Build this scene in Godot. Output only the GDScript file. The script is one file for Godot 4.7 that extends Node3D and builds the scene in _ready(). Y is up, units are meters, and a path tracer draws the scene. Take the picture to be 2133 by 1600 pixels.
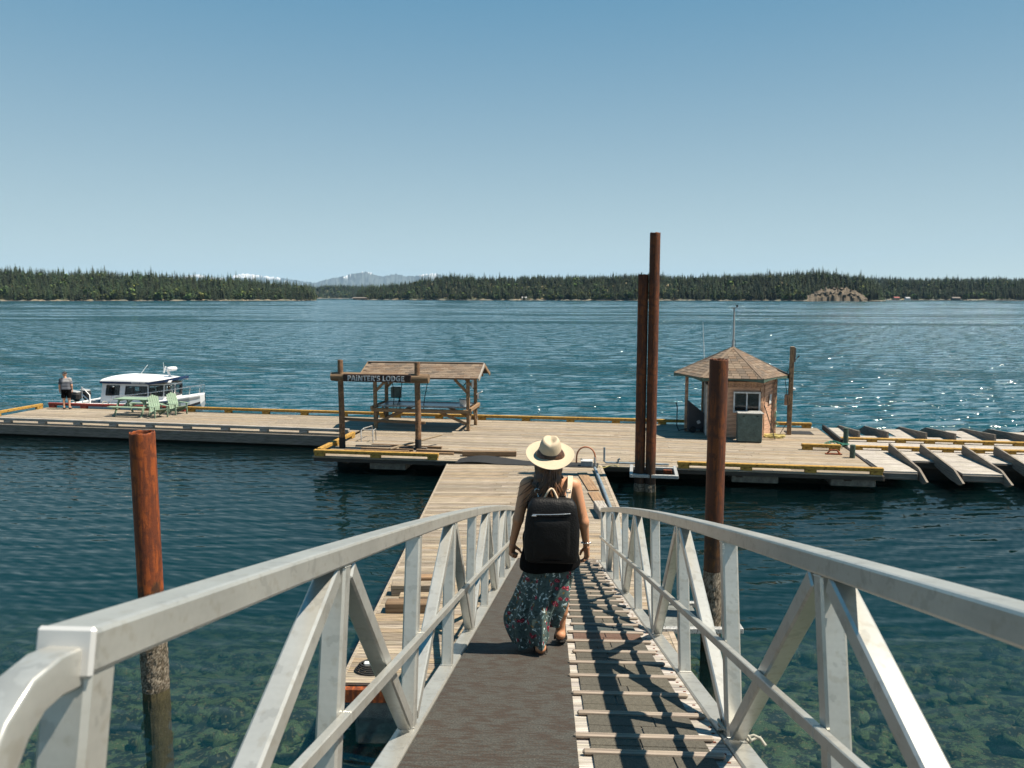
extends Node3D
# A gangway down to a floating dock in a sea channel, a walker with a straw hat on it, wooded shores beyond.
# Frames: world y = 0 is the water, the camera stands at (0, 5.85, 0) and looks towards -z.
#   gangway frame: x across, y off the deck, -z down the slope; dock frame: a along the dock, b away across it.

const EYE := Vector3(0, 5.85, 0)
const DOCK_O := Vector3(0.3, 0, -24.2)
const DOCK_TURN := 0.15708          # 9 degrees
const DECK := 0.55
const RAIL_L := -0.775
const RAIL_R := 0.955

var M := {}
var taken := {}
var boxes := {}
var rng := RandomNumberGenerator.new()
var GANG := Transform3D()

# ------------------------------------------------------------------ mesh builder
class MB:
	var v := PackedVector3Array()
	var n := PackedVector3Array()
	var c := PackedColorArray()
	var t := PackedVector2Array()
	var i := PackedInt32Array()
	var col := Color(1, 1, 1)
	var coloured := false
	var uvs := false
	func vert(p: Vector3, nn: Vector3, uv := Vector2.ZERO) -> int:
		v.append(p); n.append(nn); c.append(col); t.append(uv)
		return v.size() - 1
	func tri(a: Vector3, b: Vector3, d: Vector3) -> void:      # counter-clockwise seen from outside
		var nn := (b - a).cross(d - a).normalized()
		var k := v.size()
		vert(a, nn); vert(b, nn); vert(d, nn)
		i.append(k); i.append(k + 2); i.append(k + 1)
	func quad(a: Vector3, b: Vector3, d: Vector3, e: Vector3) -> void:
		var nn := (d - a).cross(e - b).normalized()
		var k := v.size()
		vert(a, nn); vert(b, nn); vert(d, nn); vert(e, nn)
		for q in [0, 2, 1, 0, 3, 2]: i.append(k + q)
	func box(x: Transform3D, s: Vector3, bev := 0.0) -> void:
		var h := s * 0.5
		if bev <= 0.0:
			var p := []
			for q in 8: p.append(x * Vector3(h.x * (1 if q & 1 else -1), h.y * (1 if q & 2 else -1), h.z * (1 if q & 4 else -1)))
			for f in [[1, 3, 7, 5], [0, 4, 6, 2], [2, 6, 7, 3], [0, 1, 5, 4], [4, 5, 7, 6], [0, 2, 3, 1]]:
				quad(p[f[0]], p[f[1]], p[f[2]], p[f[3]])
			return
		var b := minf(bev, minf(h.x, minf(h.y, h.z)) * 0.95)
		for ax in 3:
			for sg in [-1.0, 1.0]:
				var u := (ax + 1) % 3
				var w := (ax + 2) % 3
				var q := []
				for k in [[-1, -1], [1, -1], [1, 1], [-1, 1]]:
					var p := Vector3()
					p[ax] = h[ax] * sg; p[u] = (h[u] - b) * k[0] * sg; p[w] = (h[w] - b) * k[1]
					q.append(x * p)
				quad(q[0], q[1], q[2], q[3])
		for ax in 3:                                              # edges along ax
			var u := (ax + 1) % 3
			var w := (ax + 2) % 3
			for su in [-1.0, 1.0]:
				for sw in [-1.0, 1.0]:
					var q := []
					for k in [[-1, 0], [1, 0], [1, 1], [-1, 1]]:
						var p := Vector3()
						p[ax] = (h[ax] - b) * k[0] * su * sw
						p[u] = (h[u] - (0.0 if k[1] == 0 else b)) * su
						p[w] = (h[w] - (b if k[1] == 0 else 0.0)) * sw
						q.append(x * p)
					quad(q[0], q[1], q[2], q[3])
		for q in 8:
			var sx := 1.0 if q & 1 else -1.0
			var sy := 1.0 if q & 2 else -1.0
			var sz := 1.0 if q & 4 else -1.0
			var a := x * Vector3(h.x * sx, (h.y - b) * sy, (h.z - b) * sz)
			var d := x * Vector3((h.x - b) * sx, h.y * sy, (h.z - b) * sz)
			var e := x * Vector3((h.x - b) * sx, (h.y - b) * sy, h.z * sz)
			if sx * sy * sz > 0: tri(a, d, e)
			else: tri(a, e, d)
	func bar(a: Vector3, b: Vector3, w: float, h: float, up := Vector3.UP, bev := 0.0) -> void:   # w across, h along up
		var d := b - a
		var L := d.length()
		var z := d / L
		var xx := up.cross(z)
		if xx.length() < 1e-4: xx = Vector3.RIGHT.cross(z)
		xx = xx.normalized()
		box(Transform3D(Basis(xx, z.cross(xx), z), (a + b) * 0.5), Vector3(w, h, L), bev)
	func tube(p: Array, r: Variant, sides := 8, caps := true) -> void:
		var last := Vector3.ZERO
		var k0 := v.size()
		var m := p.size()
		var tang := []
		for q in m:
			var d: Vector3 = p[mini(q + 1, m - 1)] - p[maxi(q - 1, 0)]
			tang.append(d.normalized())
		var nrm: Vector3 = tang[0].cross(Vector3(0.31, 0.83, 0.46)).normalized()
		for q in m:
			nrm = (nrm - tang[q] * nrm.dot(tang[q])).normalized()
			var bn: Vector3 = tang[q].cross(nrm)
			var rr: float = r[q] if r is Array else r
			for s in sides:
				var an := TAU * s / sides
				var o: Vector3 = nrm * cos(an) + bn * sin(an)
				vert(p[q] + o * rr, o, Vector2(float(s) / sides, float(q)))
		for q in m - 1:
			for s in sides:
				var a := k0 + q * sides + s
				var b := k0 + q * sides + (s + 1) % sides
				for w in [a, b + sides, b, a, a + sides, b + sides]: i.append(w)
		if caps:
			for e in [0, m - 1]:
				var nn: Vector3 = tang[e] * (-1.0 if e == 0 else 1.0)
				var kc := vert(p[e], nn)
				for s in sides: vert(v[k0 + e * sides + s], nn)
				for s in sides:
					var a := kc + 1 + s
					var b := kc + 1 + (s + 1) % sides
					if e == 0:
						for w in [kc, a, b]: i.append(w)
					else:
						for w in [kc, b, a]: i.append(w)
	func grid(rows: Array, closed := false, flip := false) -> void:   # rows of equal length, smooth
		var R := rows.size()
		var K: int = rows[0].size()
		var k0 := v.size()
		var nn := PackedVector3Array()
		nn.resize(R * K)
		var E := K if closed else K - 1
		for r in R - 1:
			for k in E:
				var k1 := (k + 1) % K
				var f: Vector3 = (rows[r + 1][k1] - rows[r][k]).cross(rows[r + 1][k] - rows[r][k1])
				for q in [r * K + k, r * K + k1, (r + 1) * K + k, (r + 1) * K + k1]: nn[q] += f
		for r in R:
			for k in K:
				var x := nn[r * K + k].normalized()
				vert(rows[r][k], -x if flip else x, Vector2(float(k) / K, float(r) / maxi(1, R - 1)))
		for r in R - 1:
			for k in E:
				var k1 := (k + 1) % K
				var a := k0 + r * K + k
				var b := k0 + r * K + k1
				var d := k0 + (r + 1) * K + k1
				var e := k0 + (r + 1) * K + k
				for w in ([a, b, d, a, d, e] if flip else [a, d, b, a, e, d]): i.append(w)
	func lathe(prof: Array, sides := 24, at := Transform3D()) -> void:   # [radius, height] from below upwards
		var rows := []
		for q in prof:
			var row := []
			for s in sides:
				var an := -TAU * s / sides
				row.append(at * Vector3(q[0] * cos(an), q[1], q[0] * sin(an)))
			rows.append(row)
		grid(rows, true)
	func prism(poly: PackedVector2Array, z0: float, z1: float, at := Transform3D()) -> void:    # counter-clockwise in x, y
		var ids := Geometry2D.triangulate_polygon(poly)
		for q in range(0, ids.size(), 3):
			var a := poly[ids[q]]
			var b := poly[ids[q + 1]]
			var d := poly[ids[q + 2]]
			if (b - a).cross(d - a) < 0.0:
				var s := b; b = d; d = s
			tri(at * Vector3(a.x, a.y, z1), at * Vector3(b.x, b.y, z1), at * Vector3(d.x, d.y, z1))
			tri(at * Vector3(a.x, a.y, z0), at * Vector3(d.x, d.y, z0), at * Vector3(b.x, b.y, z0))
		for q in poly.size():
			var a := poly[q]
			var b := poly[(q + 1) % poly.size()]
			quad(at * Vector3(a.x, a.y, z1), at * Vector3(a.x, a.y, z0), at * Vector3(b.x, b.y, z0), at * Vector3(b.x, b.y, z1))
	func surface(to: ArrayMesh) -> void:
		if v.is_empty(): return
		var A := []
		A.resize(Mesh.ARRAY_MAX)
		A[Mesh.ARRAY_VERTEX] = v; A[Mesh.ARRAY_NORMAL] = n; A[Mesh.ARRAY_INDEX] = i
		if coloured: A[Mesh.ARRAY_COLOR] = c
		if uvs: A[Mesh.ARRAY_TEX_UV] = t
		to.add_surface_from_arrays(Mesh.PRIMITIVE_TRIANGLES, A)
	func mesh() -> ArrayMesh:
		var m := ArrayMesh.new()
		surface(m)
		return m

# ------------------------------------------------------------------ a body as a smooth field, meshed with surface nets
class Flesh:
	var cell := 0.012
	var lo := Vector3()
	var d := Vector3i()
	var f := PackedFloat32Array()
	func _init(from: Vector3, to: Vector3, cell_size: float) -> void:
		cell = cell_size; lo = from
		d = Vector3i(((to - from) / cell).ceil()) + Vector3i.ONE
		f.resize(d.x * d.y * d.z); f.fill(1.0)
	func bone(a: Vector3, b: Vector3, ra: float, rb: float, k := 0.02, sc := Vector3.ONE) -> void:   # sc squeezes the capsule
		var m := maxf(ra, rb) + k + cell * 2.5
		var p0 := Vector3i(((a.min(b) - Vector3.ONE * m - lo) / cell).floor()).clamp(Vector3i.ZERO, d - Vector3i.ONE)
		var p1 := Vector3i(((a.max(b) + Vector3.ONE * m - lo) / cell).ceil()).clamp(Vector3i.ZERO, d - Vector3i.ONE)
		var as_ := a / sc
		var ab := b / sc - as_
		var L := maxf(ab.length_squared(), 1e-9)
		var smin := minf(sc.x, minf(sc.y, sc.z))
		for z in range(p0.z, p1.z + 1):
			for y in range(p0.y, p1.y + 1):
				var q := (z * d.y + y) * d.x + p0.x
				for x in range(p0.x, p1.x + 1):
					var p := (lo + Vector3(x, y, z) * cell) / sc - as_
					var t := clampf(p.dot(ab) / L, 0.0, 1.0)
					var s := ((p - ab * t).length() - lerpf(ra, rb, t)) * smin
					var o := f[q]
					var h := clampf(0.5 + 0.5 * (o - s) / k, 0.0, 1.0)
					f[q] = lerpf(o, s, h) - k * h * (1.0 - h)
					q += 1
	func cut(nrm: Vector3, off: float) -> void:                 # keep what lies below the plane
		var q := 0
		for z in d.z:
			for y in d.y:
				for x in d.x:
					f[q] = maxf(f[q], (lo + Vector3(x, y, z) * cell).dot(nrm) - off)
					q += 1
	func into(mb: MB) -> void:
		var id := PackedInt32Array()
		id.resize(f.size()); id.fill(-1)
		var sx := 1
		var sy := d.x
		var sz := d.x * d.y
		var offs := [0, sx, sy, sx + sy, sz, sx + sz, sy + sz, sx + sy + sz]
		var ed := [[0, 1], [2, 3], [4, 5], [6, 7], [0, 2], [1, 3], [4, 6], [5, 7], [0, 4], [1, 5], [2, 6], [3, 7]]
		var cor := []
		for q in 8: cor.append(Vector3(1 if q & 1 else 0, 1 if q & 2 else 0, 1 if q & 4 else 0))
		for z in d.z - 1:
			for y in d.y - 1:
				var b0 := z * sz + y * sy
				for x in d.x - 1:
					var b := b0 + x
					var f0 := f[b]
					if f0 > cell * 3.0 or f0 < -cell * 3.0: continue
					var neg := 0
					for q in 8:
						if f[b + offs[q]] < 0.0: neg += 1
					if neg == 0 or neg == 8: continue
					var sum := Vector3()
					var cnt := 0
					for e in ed:
						var fa := f[b + offs[e[0]]]
						var fb := f[b + offs[e[1]]]
						if (fa < 0.0) == (fb < 0.0): continue
						sum += cor[e[0]].lerp(cor[e[1]], fa / (fa - fb))
						cnt += 1
					var g := Vector3(f[b + sx] - f0 + f[b + sx + sy] - f[b + sy] + f[b + sx + sz] - f[b + sz], f[b + sy] - f0 + f[b + sx + sy] - f[b + sx] + f[b + sy + sz] - f[b + sz], f[b + sz] - f0 + f[b + sx + sz] - f[b + sx] + f[b + sy + sz] - f[b + sy])
					id[b] = mb.vert(lo + (Vector3(x, y, z) + sum / cnt) * cell, g.normalized())
		for z in range(1, d.z - 1):
			for y in range(1, d.y - 1):
				var b0 := z * sz + y * sy
				for x in range(1, d.x - 1):
					var b := b0 + x
					if id[b] < 0: continue
					var s := f[b] < 0.0
					for ax in [[sx, sy, sz], [sy, sz, sx], [sz, sx, sy]]:
						if s == (f[b + ax[0]] < 0.0): continue
						var q := [id[b], id[b - ax[1]], id[b - ax[1] - ax[2]], id[b - ax[2]]]
						if q[1] < 0 or q[2] < 0 or q[3] < 0: continue
						if s:
							for w in [q[0], q[2], q[1], q[0], q[3], q[2]]: mb.i.append(w)
						else:
							for w in [q[0], q[1], q[2], q[0], q[2], q[3]]: mb.i.append(w)

# ------------------------------------------------------------------ nodes
func numbered(called: String) -> String:
	var k: int = taken.get(called, 0)
	taken[called] = k + 1
	return called if k == 0 else "%s_%03d" % [called, k]

func tag(o: Node, label: String, category: String, group := "") -> Node:
	o.set_meta("label", label); o.set_meta("category", category)
	if group != "": o.set_meta("group", group)
	return o

func thing(called: String, label: String, category: String, at := Transform3D(), group := "") -> Node3D:
	var o := Node3D.new()
	o.name = numbered(called); o.transform = at
	add_child(o, true)
	tag(o, label, category, group)
	return o

func part(parent: Node, called: String, m: Mesh, mt: Material, at := Transform3D()) -> MeshInstance3D:
	var o := MeshInstance3D.new()
	o.name = numbered(called) if parent == self else called
	o.mesh = m; o.material_override = mt; o.transform = at
	parent.add_child(o, true)
	return o

func one(called: String, label: String, category: String, m: Mesh, mt: Material, at := Transform3D(), group := "") -> MeshInstance3D:
	var o := part(self, called, m, mt, at)
	tag(o, label, category, group)
	return o

func structure(called: String, m: Mesh, mt: Material) -> MeshInstance3D:
	var o := part(self, called, m, mt)
	o.set_meta("kind", "structure")
	return o

func cb(sx: float, sy: float, sz: float, bev := 0.0) -> Mesh:      # a shared box of that size
	var key := "%.3f %.3f %.3f %.3f" % [sx, sy, sz, bev]
	if not boxes.has(key):
		var mb := MB.new()
		mb.box(Transform3D(), Vector3(sx, sy, sz), bev)
		boxes[key] = mb.mesh()
	return boxes[key]

func at(x: float, y: float, z: float, ry := 0.0, rx := 0.0, rz := 0.0) -> Transform3D:
	return Transform3D(Basis.from_euler(Vector3(rx, ry, rz)), Vector3(x, y, z))

func dock(a: float, y: float, b: float, turn := 0.0) -> Transform3D:   # dock frame -> world; local x runs along the dock, local -z away
	var ba := Basis(Vector3.UP, -DOCK_TURN)
	return Transform3D(ba * Basis(Vector3.UP, turn), DOCK_O + ba * Vector3(a, y, -b))

func on_gang(lat: float, h: float, along: float) -> Vector3:
	return GANG * Vector3(lat, h, -along)

func between(a: Vector3, b: Vector3, up := Vector3.UP) -> Transform3D:   # local x from a to b, at the middle
	var x := (b - a).normalized()
	var z := x.cross(up).normalized()
	return Transform3D(Basis(x, z.cross(x), z), (a + b) * 0.5)

# ------------------------------------------------------------------ materials
func lin(r: float, g: float, b: float, a := 1.0) -> Color:
	var s := Color(r, g, b).linear_to_srgb()
	s.a = a
	return s

func mat(called: String, c: Color, rough := 0.8, metal := 0.0, tex: Texture2D = null, scale := Vector3.ONE, offset := Vector3.ZERO, world := false) -> StandardMaterial3D:
	var m := StandardMaterial3D.new()
	m.resource_name = called
	m.albedo_color = c; m.roughness = rough; m.metallic = metal
	if tex:
		m.albedo_texture = tex
		m.uv1_triplanar = true; m.uv1_world_triplanar = world
		m.uv1_scale = scale; m.uv1_offset = offset
		m.uv1_triplanar_sharpness = 8.0
	M[called] = m
	return m

func relief(m: StandardMaterial3D, tex: Texture2D, cm: float) -> StandardMaterial3D:
	m.heightmap_enabled = true; m.heightmap_texture = tex; m.heightmap_scale = cm
	return m

func noise(seed_: int, freq: float, oct := 4, type := FastNoiseLite.TYPE_SIMPLEX_SMOOTH) -> FastNoiseLite:
	var n := FastNoiseLite.new()
	n.seed = seed_; n.frequency = freq; n.noise_type = type
	n.fractal_octaves = oct
	return n

func paint(w: int, h: int, each: Callable) -> ImageTexture:
	var by := PackedByteArray()
	by.resize(w * h * 3)
	var k := 0
	for y in h:
		for x in w:
			var c: Color = each.call(x, y)
			by[k] = int(clampf(c.r, 0, 1) * 255.0); by[k + 1] = int(clampf(c.g, 0, 1) * 255.0); by[k + 2] = int(clampf(c.b, 0, 1) * 255.0)
			k += 3
	return ImageTexture.create_from_image(Image.create_from_data(w, h, false, Image.FORMAT_RGB8, by))

func seamless(seed_: int, freq: float, oct: int, w := 512, h := 512) -> Image:
	return noise(seed_, freq, oct).get_seamless_image(w, h)

func textures() -> Dictionary:
	var T := {}
	# weathered wood: grain along x (u), as a multiplier
	var pull := func(seed_: int, freq: float, oct: int, w: int, h: int) -> Image:     # noise drawn out along one axis
		var im0 := seamless(seed_, freq, oct, w, h)
		im0.resize(512, 512, Image.INTERPOLATE_CUBIC)
		return im0
	var g1: Image = pull.call(3, 0.02, 3, 96, 512)
	var g2: Image = pull.call(4, 0.10, 3, 48, 512)
	var g3 := seamless(5, 0.012, 4)
	T.wood = paint(512, 512, func(x, y):
		var fine := g2.get_pixel(x, y).r
		var wide := g1.get_pixel(x, y).r
		var spot := g3.get_pixel(x, y).r
		var l := 0.62 + 0.34 * fine + 0.34 * (wide - 0.5) + 0.14 * (spot - 0.5)
		if fine < 0.32: l -= (0.32 - fine) * 1.3
		return Color(l, l * (0.97 + 0.035 * wide), l * (0.93 + 0.09 * spot)))
	var r1 := seamless(11, 0.02, 5)
	var r2 := seamless(12, 0.12, 3)
	var r3 := seamless(13, 0.006, 3)
	var r4: Image = pull.call(14, 0.035, 4, 512, 64)
	T.rust = paint(512, 512, func(x, y):
		var a := r4.get_pixel(x, y).r
		var b := r2.get_pixel(x, y).r
		var s := r1.get_pixel(x, y).r
		var c := Color(0.36, 0.155, 0.035).lerp(Color(0.52, 0.245, 0.05), smoothstep(0.3, 0.7, a))
		c = c.lerp(Color(0.25, 0.10, 0.035), smoothstep(0.5, 0.75, s) * 0.5)
		return c * (0.88 + 0.24 * b))
	var p1 := seamless(21, 0.25, 2)
	var p2 := seamless(22, 0.016, 4)
	var p3 := seamless(23, 0.06, 4)
	var p4: Image = pull.call(24, 0.09, 4, 128, 512)
	T.felt = paint(512, 512, func(x, y):
		var gr := p1.get_pixel(x, y).r
		var blot := p2.get_pixel(x, y).r
		var streak := p4.get_pixel(x, y).r
		var base := Color(0.215, 0.21, 0.193) * (0.45 + 1.05 * gr)
		var bare := Color(0.175, 0.128, 0.094) * (0.7 + 0.55 * gr)
		var w := smoothstep(0.50, 0.66, blot * 0.34 + streak * 0.50 + gr * 0.22)
		return base.lerp(bare, w * 0.8))
	T.grit = paint(512, 512, func(x, y):
		var gr := p1.get_pixel(x, y).r
		var blot := p3.get_pixel(x, y).r
		var l := 0.55 + 0.60 * gr + 0.25 * (blot - 0.5)
		return Color(l, l * 0.985, l * 0.95))
	T.speck = paint(512, 512, func(x, y):
		var l := 0.84 + 0.20 * (r1.get_pixel(x, y).r - 0.5) + 0.18 * (r2.get_pixel(x, y).r - 0.5) + 0.2 * (r3.get_pixel(x, y).r - 0.5)
		return Color(l, l, l))
	T.worn = paint(512, 512, func(x, y):
		var w := smoothstep(0.60, 0.64, r1.get_pixel(x, y).r * 0.75 + r2.get_pixel(x, y).r * 0.25)
		var l := 0.86 + 0.22 * (r2.get_pixel(x, y).r - 0.5)
		return Color(l, l, l).lerp(Color(0.42, 0.36, 0.36), w * 0.85))
	T.metal = paint(512, 512, func(x, y):
		var l := 0.93 + 0.03 * (g2.get_pixel(x, y).r - 0.5) + 0.09 * (r3.get_pixel(x, y).r - 0.5) + 0.03 * (r2.get_pixel(x, y).r - 0.5)
		if r1.get_pixel(x, y).r > 0.74: l -= 0.06
		var st := smoothstep(0.62, 0.85, r1.get_pixel((x * 2) % 512, (y * 2) % 512).r) * 0.14
		return Color(l, l, l * 0.985).lerp(Color(0.62, 0.54, 0.42), st))
	# roses and pale sketched leaves on grey green cloth
	var im := Image.create(512, 512, false, Image.FORMAT_RGB8)
	var fr := RandomNumberGenerator.new()
	fr.seed = 77
	for y in 512:
		for x in 512:
			im.set_pixel(x, y, Color(0.22, 0.29, 0.285) * (0.75 + 0.5 * p3.get_pixel(x, y).r))
	var dab := func(cx: float, cy: float, rx: float, ry: float, turn: float, c: Color, hollow: bool):
		var R := int(maxf(rx, ry)) + 2
		for yy in range(-R, R + 1):
			for xx in range(-R, R + 1):
				var u := (xx * cos(turn) + yy * sin(turn)) / rx
				var w := (-xx * sin(turn) + yy * cos(turn)) / ry
				var q := u * u + w * w
				if q > 1.0 or (hollow and q < 0.45): continue
				im.set_pixel(posmod(int(cx) + xx, 512), posmod(int(cy) + yy, 512), c * fr.randf_range(0.85, 1.1))
	for k in 380:
		dab.call(fr.randf() * 512, fr.randf() * 512, fr.randf_range(4, 11), fr.randf_range(2, 4.5), fr.randf() * TAU, [Color(0.16, 0.22, 0.20), Color(0.12, 0.15, 0.15), Color(0.42, 0.33, 0.16), Color(0.50, 0.60, 0.60)][k % 4], false)
	for k in 330:
		dab.call(fr.randf() * 512, fr.randf() * 512, fr.randf_range(5, 12), fr.randf_range(2, 4), fr.randf() * TAU, Color(0.74, 0.80, 0.80), k % 3 != 0)
	for k in 62:
		var cx := fr.randf() * 512
		var cy := fr.randf() * 512
		var rr := fr.randf_range(8, 13)
		dab.call(cx, cy, rr, rr * 0.9, 0.0, Color(0.42, 0.07, 0.14), false)
		for q in 9:
			var an := fr.randf() * TAU
			dab.call(cx + cos(an) * rr * 0.5, cy + sin(an) * rr * 0.5, rr * 0.36, rr * 0.2, an + 1.4, [Color(0.62, 0.14, 0.24), Color(0.74, 0.36, 0.42), Color(0.30, 0.03, 0.08)][q % 3], false)
	T.floral = ImageTexture.create_from_image(im)
	T.straw = paint(256, 256, func(x, y):
		var l := 0.86 + 0.10 * sin(x * TAU / 8.0) * sin(y * TAU / 8.0) + 0.14 * (p1.get_pixel(x, y).r - 0.5)
		return Color(l, l, l))
	T.bed = paint(512, 512, func(x, y):
		var big := p2.get_pixel(x, y).r
		var mid := p3.get_pixel(x, y).r
		var sm := p1.get_pixel(x, y).r
		var c := Color(0.40, 0.50, 0.33).lerp(Color(0.10, 0.14, 0.09), smoothstep(0.42, 0.56, big * 0.6 + mid * 0.4))
		c = c.lerp(Color(0.66, 0.63, 0.44), smoothstep(0.60, 0.72, mid) * 0.7)
		return c * (0.6 + 0.8 * sm))
	# ripples: many sine waves that fit the tile, as a normal map
	T.calm = ripples(384, 9, 40, 5, 34, 0.016, 1.15)
	T.chop = ripples(384, 10, 44, 4, 44, 0.105, 0.9)
	T.rough = ImageTexture.create_from_image(r2)
	T.lump = ImageTexture.create_from_image(r1)
	return T

func ripples(w: int, seed_: int, count: int, kmin: int, kmax: int, steep: float, fall: float) -> ImageTexture:
	var r := RandomNumberGenerator.new()
	r.seed = seed_
	var wx := []
	for k in count:
		var kk := lerpf(kmin, kmax, pow(r.randf(), 1.6))
		var an := r.randfn(0.0, 0.55)                       # crests lie mostly along x
		var kx := roundi(kk * sin(an))
		var ky := roundi(kk * cos(an))
		var L := maxf(1.0, Vector2(kx, ky).length())
		wx.append([kx, ky, r.randf() * TAU, steep * pow(L / kmin, 1.0 - fall) * r.randf_range(0.5, 1.2) / L])
	var data := PackedFloat32Array()
	data.resize(w * w * 3)
	var o := 0
	for y in w:
		var v := TAU * y / w
		for x in w:
			var u := TAU * x / w
			var sx := 0.0
			var sy := 0.0
			for q in wx:
				var s: float = q[3] * cos(q[0] * u + q[1] * v + q[2])
				sx += s * q[0]; sy += s * q[1]
			var n := Vector3(-sx, -sy, 1.0).normalized()
			data[o] = n.x * 0.5 + 0.5; data[o + 1] = n.y * 0.5 + 0.5; data[o + 2] = n.z * 0.5 + 0.5
			o += 3
	return ImageTexture.create_from_image(Image.create_from_data(w, w, false, Image.FORMAT_RGBF, data.to_byte_array()))

func materials() -> void:
	var T := textures()
	M.T = T
	var gr := Vector3(0.35, 2.4, 2.4)                        # grain runs along local x
	var gry := Vector3(2.4, 0.35, 2.4)
	var tones := [Vector3(0.36, 0.30, 0.225), Vector3(0.31, 0.255, 0.19), Vector3(0.42, 0.355, 0.275), Vector3(0.30, 0.26, 0.205), Vector3(0.36, 0.28, 0.19), Vector3(0.25, 0.205, 0.155), Vector3(0.40, 0.345, 0.275), Vector3(0.33, 0.28, 0.225)]
	for k in 8:
		var c: Vector3 = tones[k]
		relief(mat("deck%d" % k, lin(c.x, c.y, c.z), 0.9, 0.0, T.wood, gr, Vector3(0.137 * k, 0.31 * k, 0.21 * k)), T.wood, 0.2)
	for k in 4:                                              # bleached boards
		var c: float = [0.50, 0.46, 0.53, 0.42][k]
		mat("pale%d" % k, lin(c, c * 0.93, c * 0.85), 0.88, 0.0, T.wood, gr, Vector3(0.19 * k, 0.23 * k, 0.4 * k))
	relief(mat("timber", lin(0.23, 0.15, 0.085), 0.85, 0.0, T.wood, gr), T.wood, 0.4)
	relief(mat("timber_up", lin(0.24, 0.13, 0.065), 0.8, 0.0, T.wood, gry), T.wood, 0.4)
	mat("tan_up", lin(0.34, 0.215, 0.12), 0.85, 0.0, T.wood, gry)
	mat("tan", lin(0.34, 0.215, 0.12), 0.85, 0.0, T.wood, gr)
	mat("dark_wood", lin(0.06, 0.05, 0.042), 0.9, 0.0, T.wood, gr)
	mat("grey_wood", lin(0.20, 0.18, 0.16), 0.9, 0.0, T.wood, gr)
	mat("grey_wood_z", lin(0.27, 0.235, 0.20), 0.9, 0.0, T.wood, Vector3(2.4, 2.4, 0.35))
	mat("yellow", lin(0.48, 0.275, 0.05), 0.85, 0.0, T.worn, Vector3(0.5, 1.6, 1.6))
	mat("red", lin(0.30, 0.045, 0.03), 0.7, 0.0, T.worn, Vector3(0.5, 1.1, 1.1))
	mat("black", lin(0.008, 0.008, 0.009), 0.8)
	mat("rubber", lin(0.012, 0.011, 0.011), 0.75, 0.0, T.speck)
	mat("concrete", lin(0.17, 0.18, 0.17), 0.9, 0.0, T.speck)
	mat("rust", lin(1, 1, 1), 0.8, 0.0, T.rust, Vector3(0.8, 0.5, 0.8)).albedo_color = Color(1, 1, 1)
	M.rust.vertex_color_use_as_albedo = true
	relief(M.rust, T.rough, 0.3)
	M.rust_brown = M.rust.duplicate()                       # older, browner rust
	M.rust_brown.albedo_color = lin(0.56, 0.64, 0.60)
	relief(mat("barnacle", Color(1, 1, 1), 0.9, 0.0, T.speck, Vector3(3, 3, 3)), T.rough, 3.0).vertex_color_use_as_albedo = true
	relief(mat("weed", lin(0.10, 0.085, 0.03), 0.8, 0.0, T.speck, Vector3(2.5, 2.5, 2.5)), T.rough, 2.0)
	var al := mat("alu", lin(0.56, 0.555, 0.535), 0.33, 0.6, T.metal, Vector3(0.7, 0.7, 0.7))
	al.metallic_specular = 0.5
	mat("weld", lin(0.50, 0.50, 0.49), 0.5, 0.4)
	mat("steel", lin(0.45, 0.46, 0.47), 0.35, 0.8, T.speck)
	mat("galv", lin(0.50, 0.51, 0.50), 0.55, 0.3, T.worn, Vector3(2, 2, 2))
	mat("felt", Color(1, 1, 1), 0.95, 0.0, T.felt, Vector3(0.62, 0.62, 0.62))
	relief(M.felt, T.rough, 0.25)
	for k in 4:
		var c: Vector3 = [Vector3(0.100, 0.092, 0.074), Vector3(0.086, 0.080, 0.067), Vector3(0.125, 0.070, 0.050), Vector3(0.06, 0.078, 0.080)][k]
		relief(mat("grit%d" % k, lin(c.x, c.y, c.z), 0.95, 0.0, T.grit, Vector3(0.9, 0.9, 0.9), Vector3(0.3 * k, 0, 0.1 * k)), T.rough, 0.25)
	var sh := [Vector3(0.20, 0.148, 0.112), Vector3(0.165, 0.125, 0.098), Vector3(0.24, 0.185, 0.142), Vector3(0.19, 0.132, 0.095), Vector3(0.145, 0.115, 0.095), Vector3(0.22, 0.17, 0.135)]
	for k in 6:
		mat("shingle%d" % k, lin(sh[k].x, sh[k].y, sh[k].z), 0.95, 0.0, T.grit, Vector3(1.5, 1.5, 1.5))
	mat("peach", lin(0.72, 0.44, 0.30), 0.75, 0.0, T.speck, gr)
	mat("peach_trim", lin(0.56, 0.34, 0.22), 0.75, 0.0, T.wood, gry)
	mat("green_trim", lin(0.085, 0.14, 0.105), 0.7, 0.0, T.speck)
	mat("cabinet", lin(0.10, 0.15, 0.135), 0.6, 0.0, T.speck)
	mat("mint", lin(0.27, 0.385, 0.275), 0.65, 0.0, T.speck)
	mat("white", lin(0.80, 0.80, 0.79), 0.45, 0.0, T.speck)
	mat("hull", lin(0.74, 0.74, 0.74), 0.3)
	mat("hull_grey", lin(0.30, 0.30, 0.30), 0.35)
	mat("navy", lin(0.012, 0.03, 0.085), 0.3)
	mat("ink", lin(0.03, 0.03, 0.035), 0.6)
	mat("sign_board", lin(0.055, 0.025, 0.015), 0.8, 0.0, T.wood, gr)
	mat("letter", lin(0.62, 0.62, 0.63), 0.6, 0.0, T.speck)
	mat("pipe_blue", lin(0.20, 0.26, 0.31), 0.5, 0.0, T.speck)
	mat("hose_brown", lin(0.28, 0.10, 0.045), 0.6)
	mat("rope", lin(0.40, 0.40, 0.37), 0.9, 0.0, T.grit, Vector3(12, 12, 12))
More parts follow.
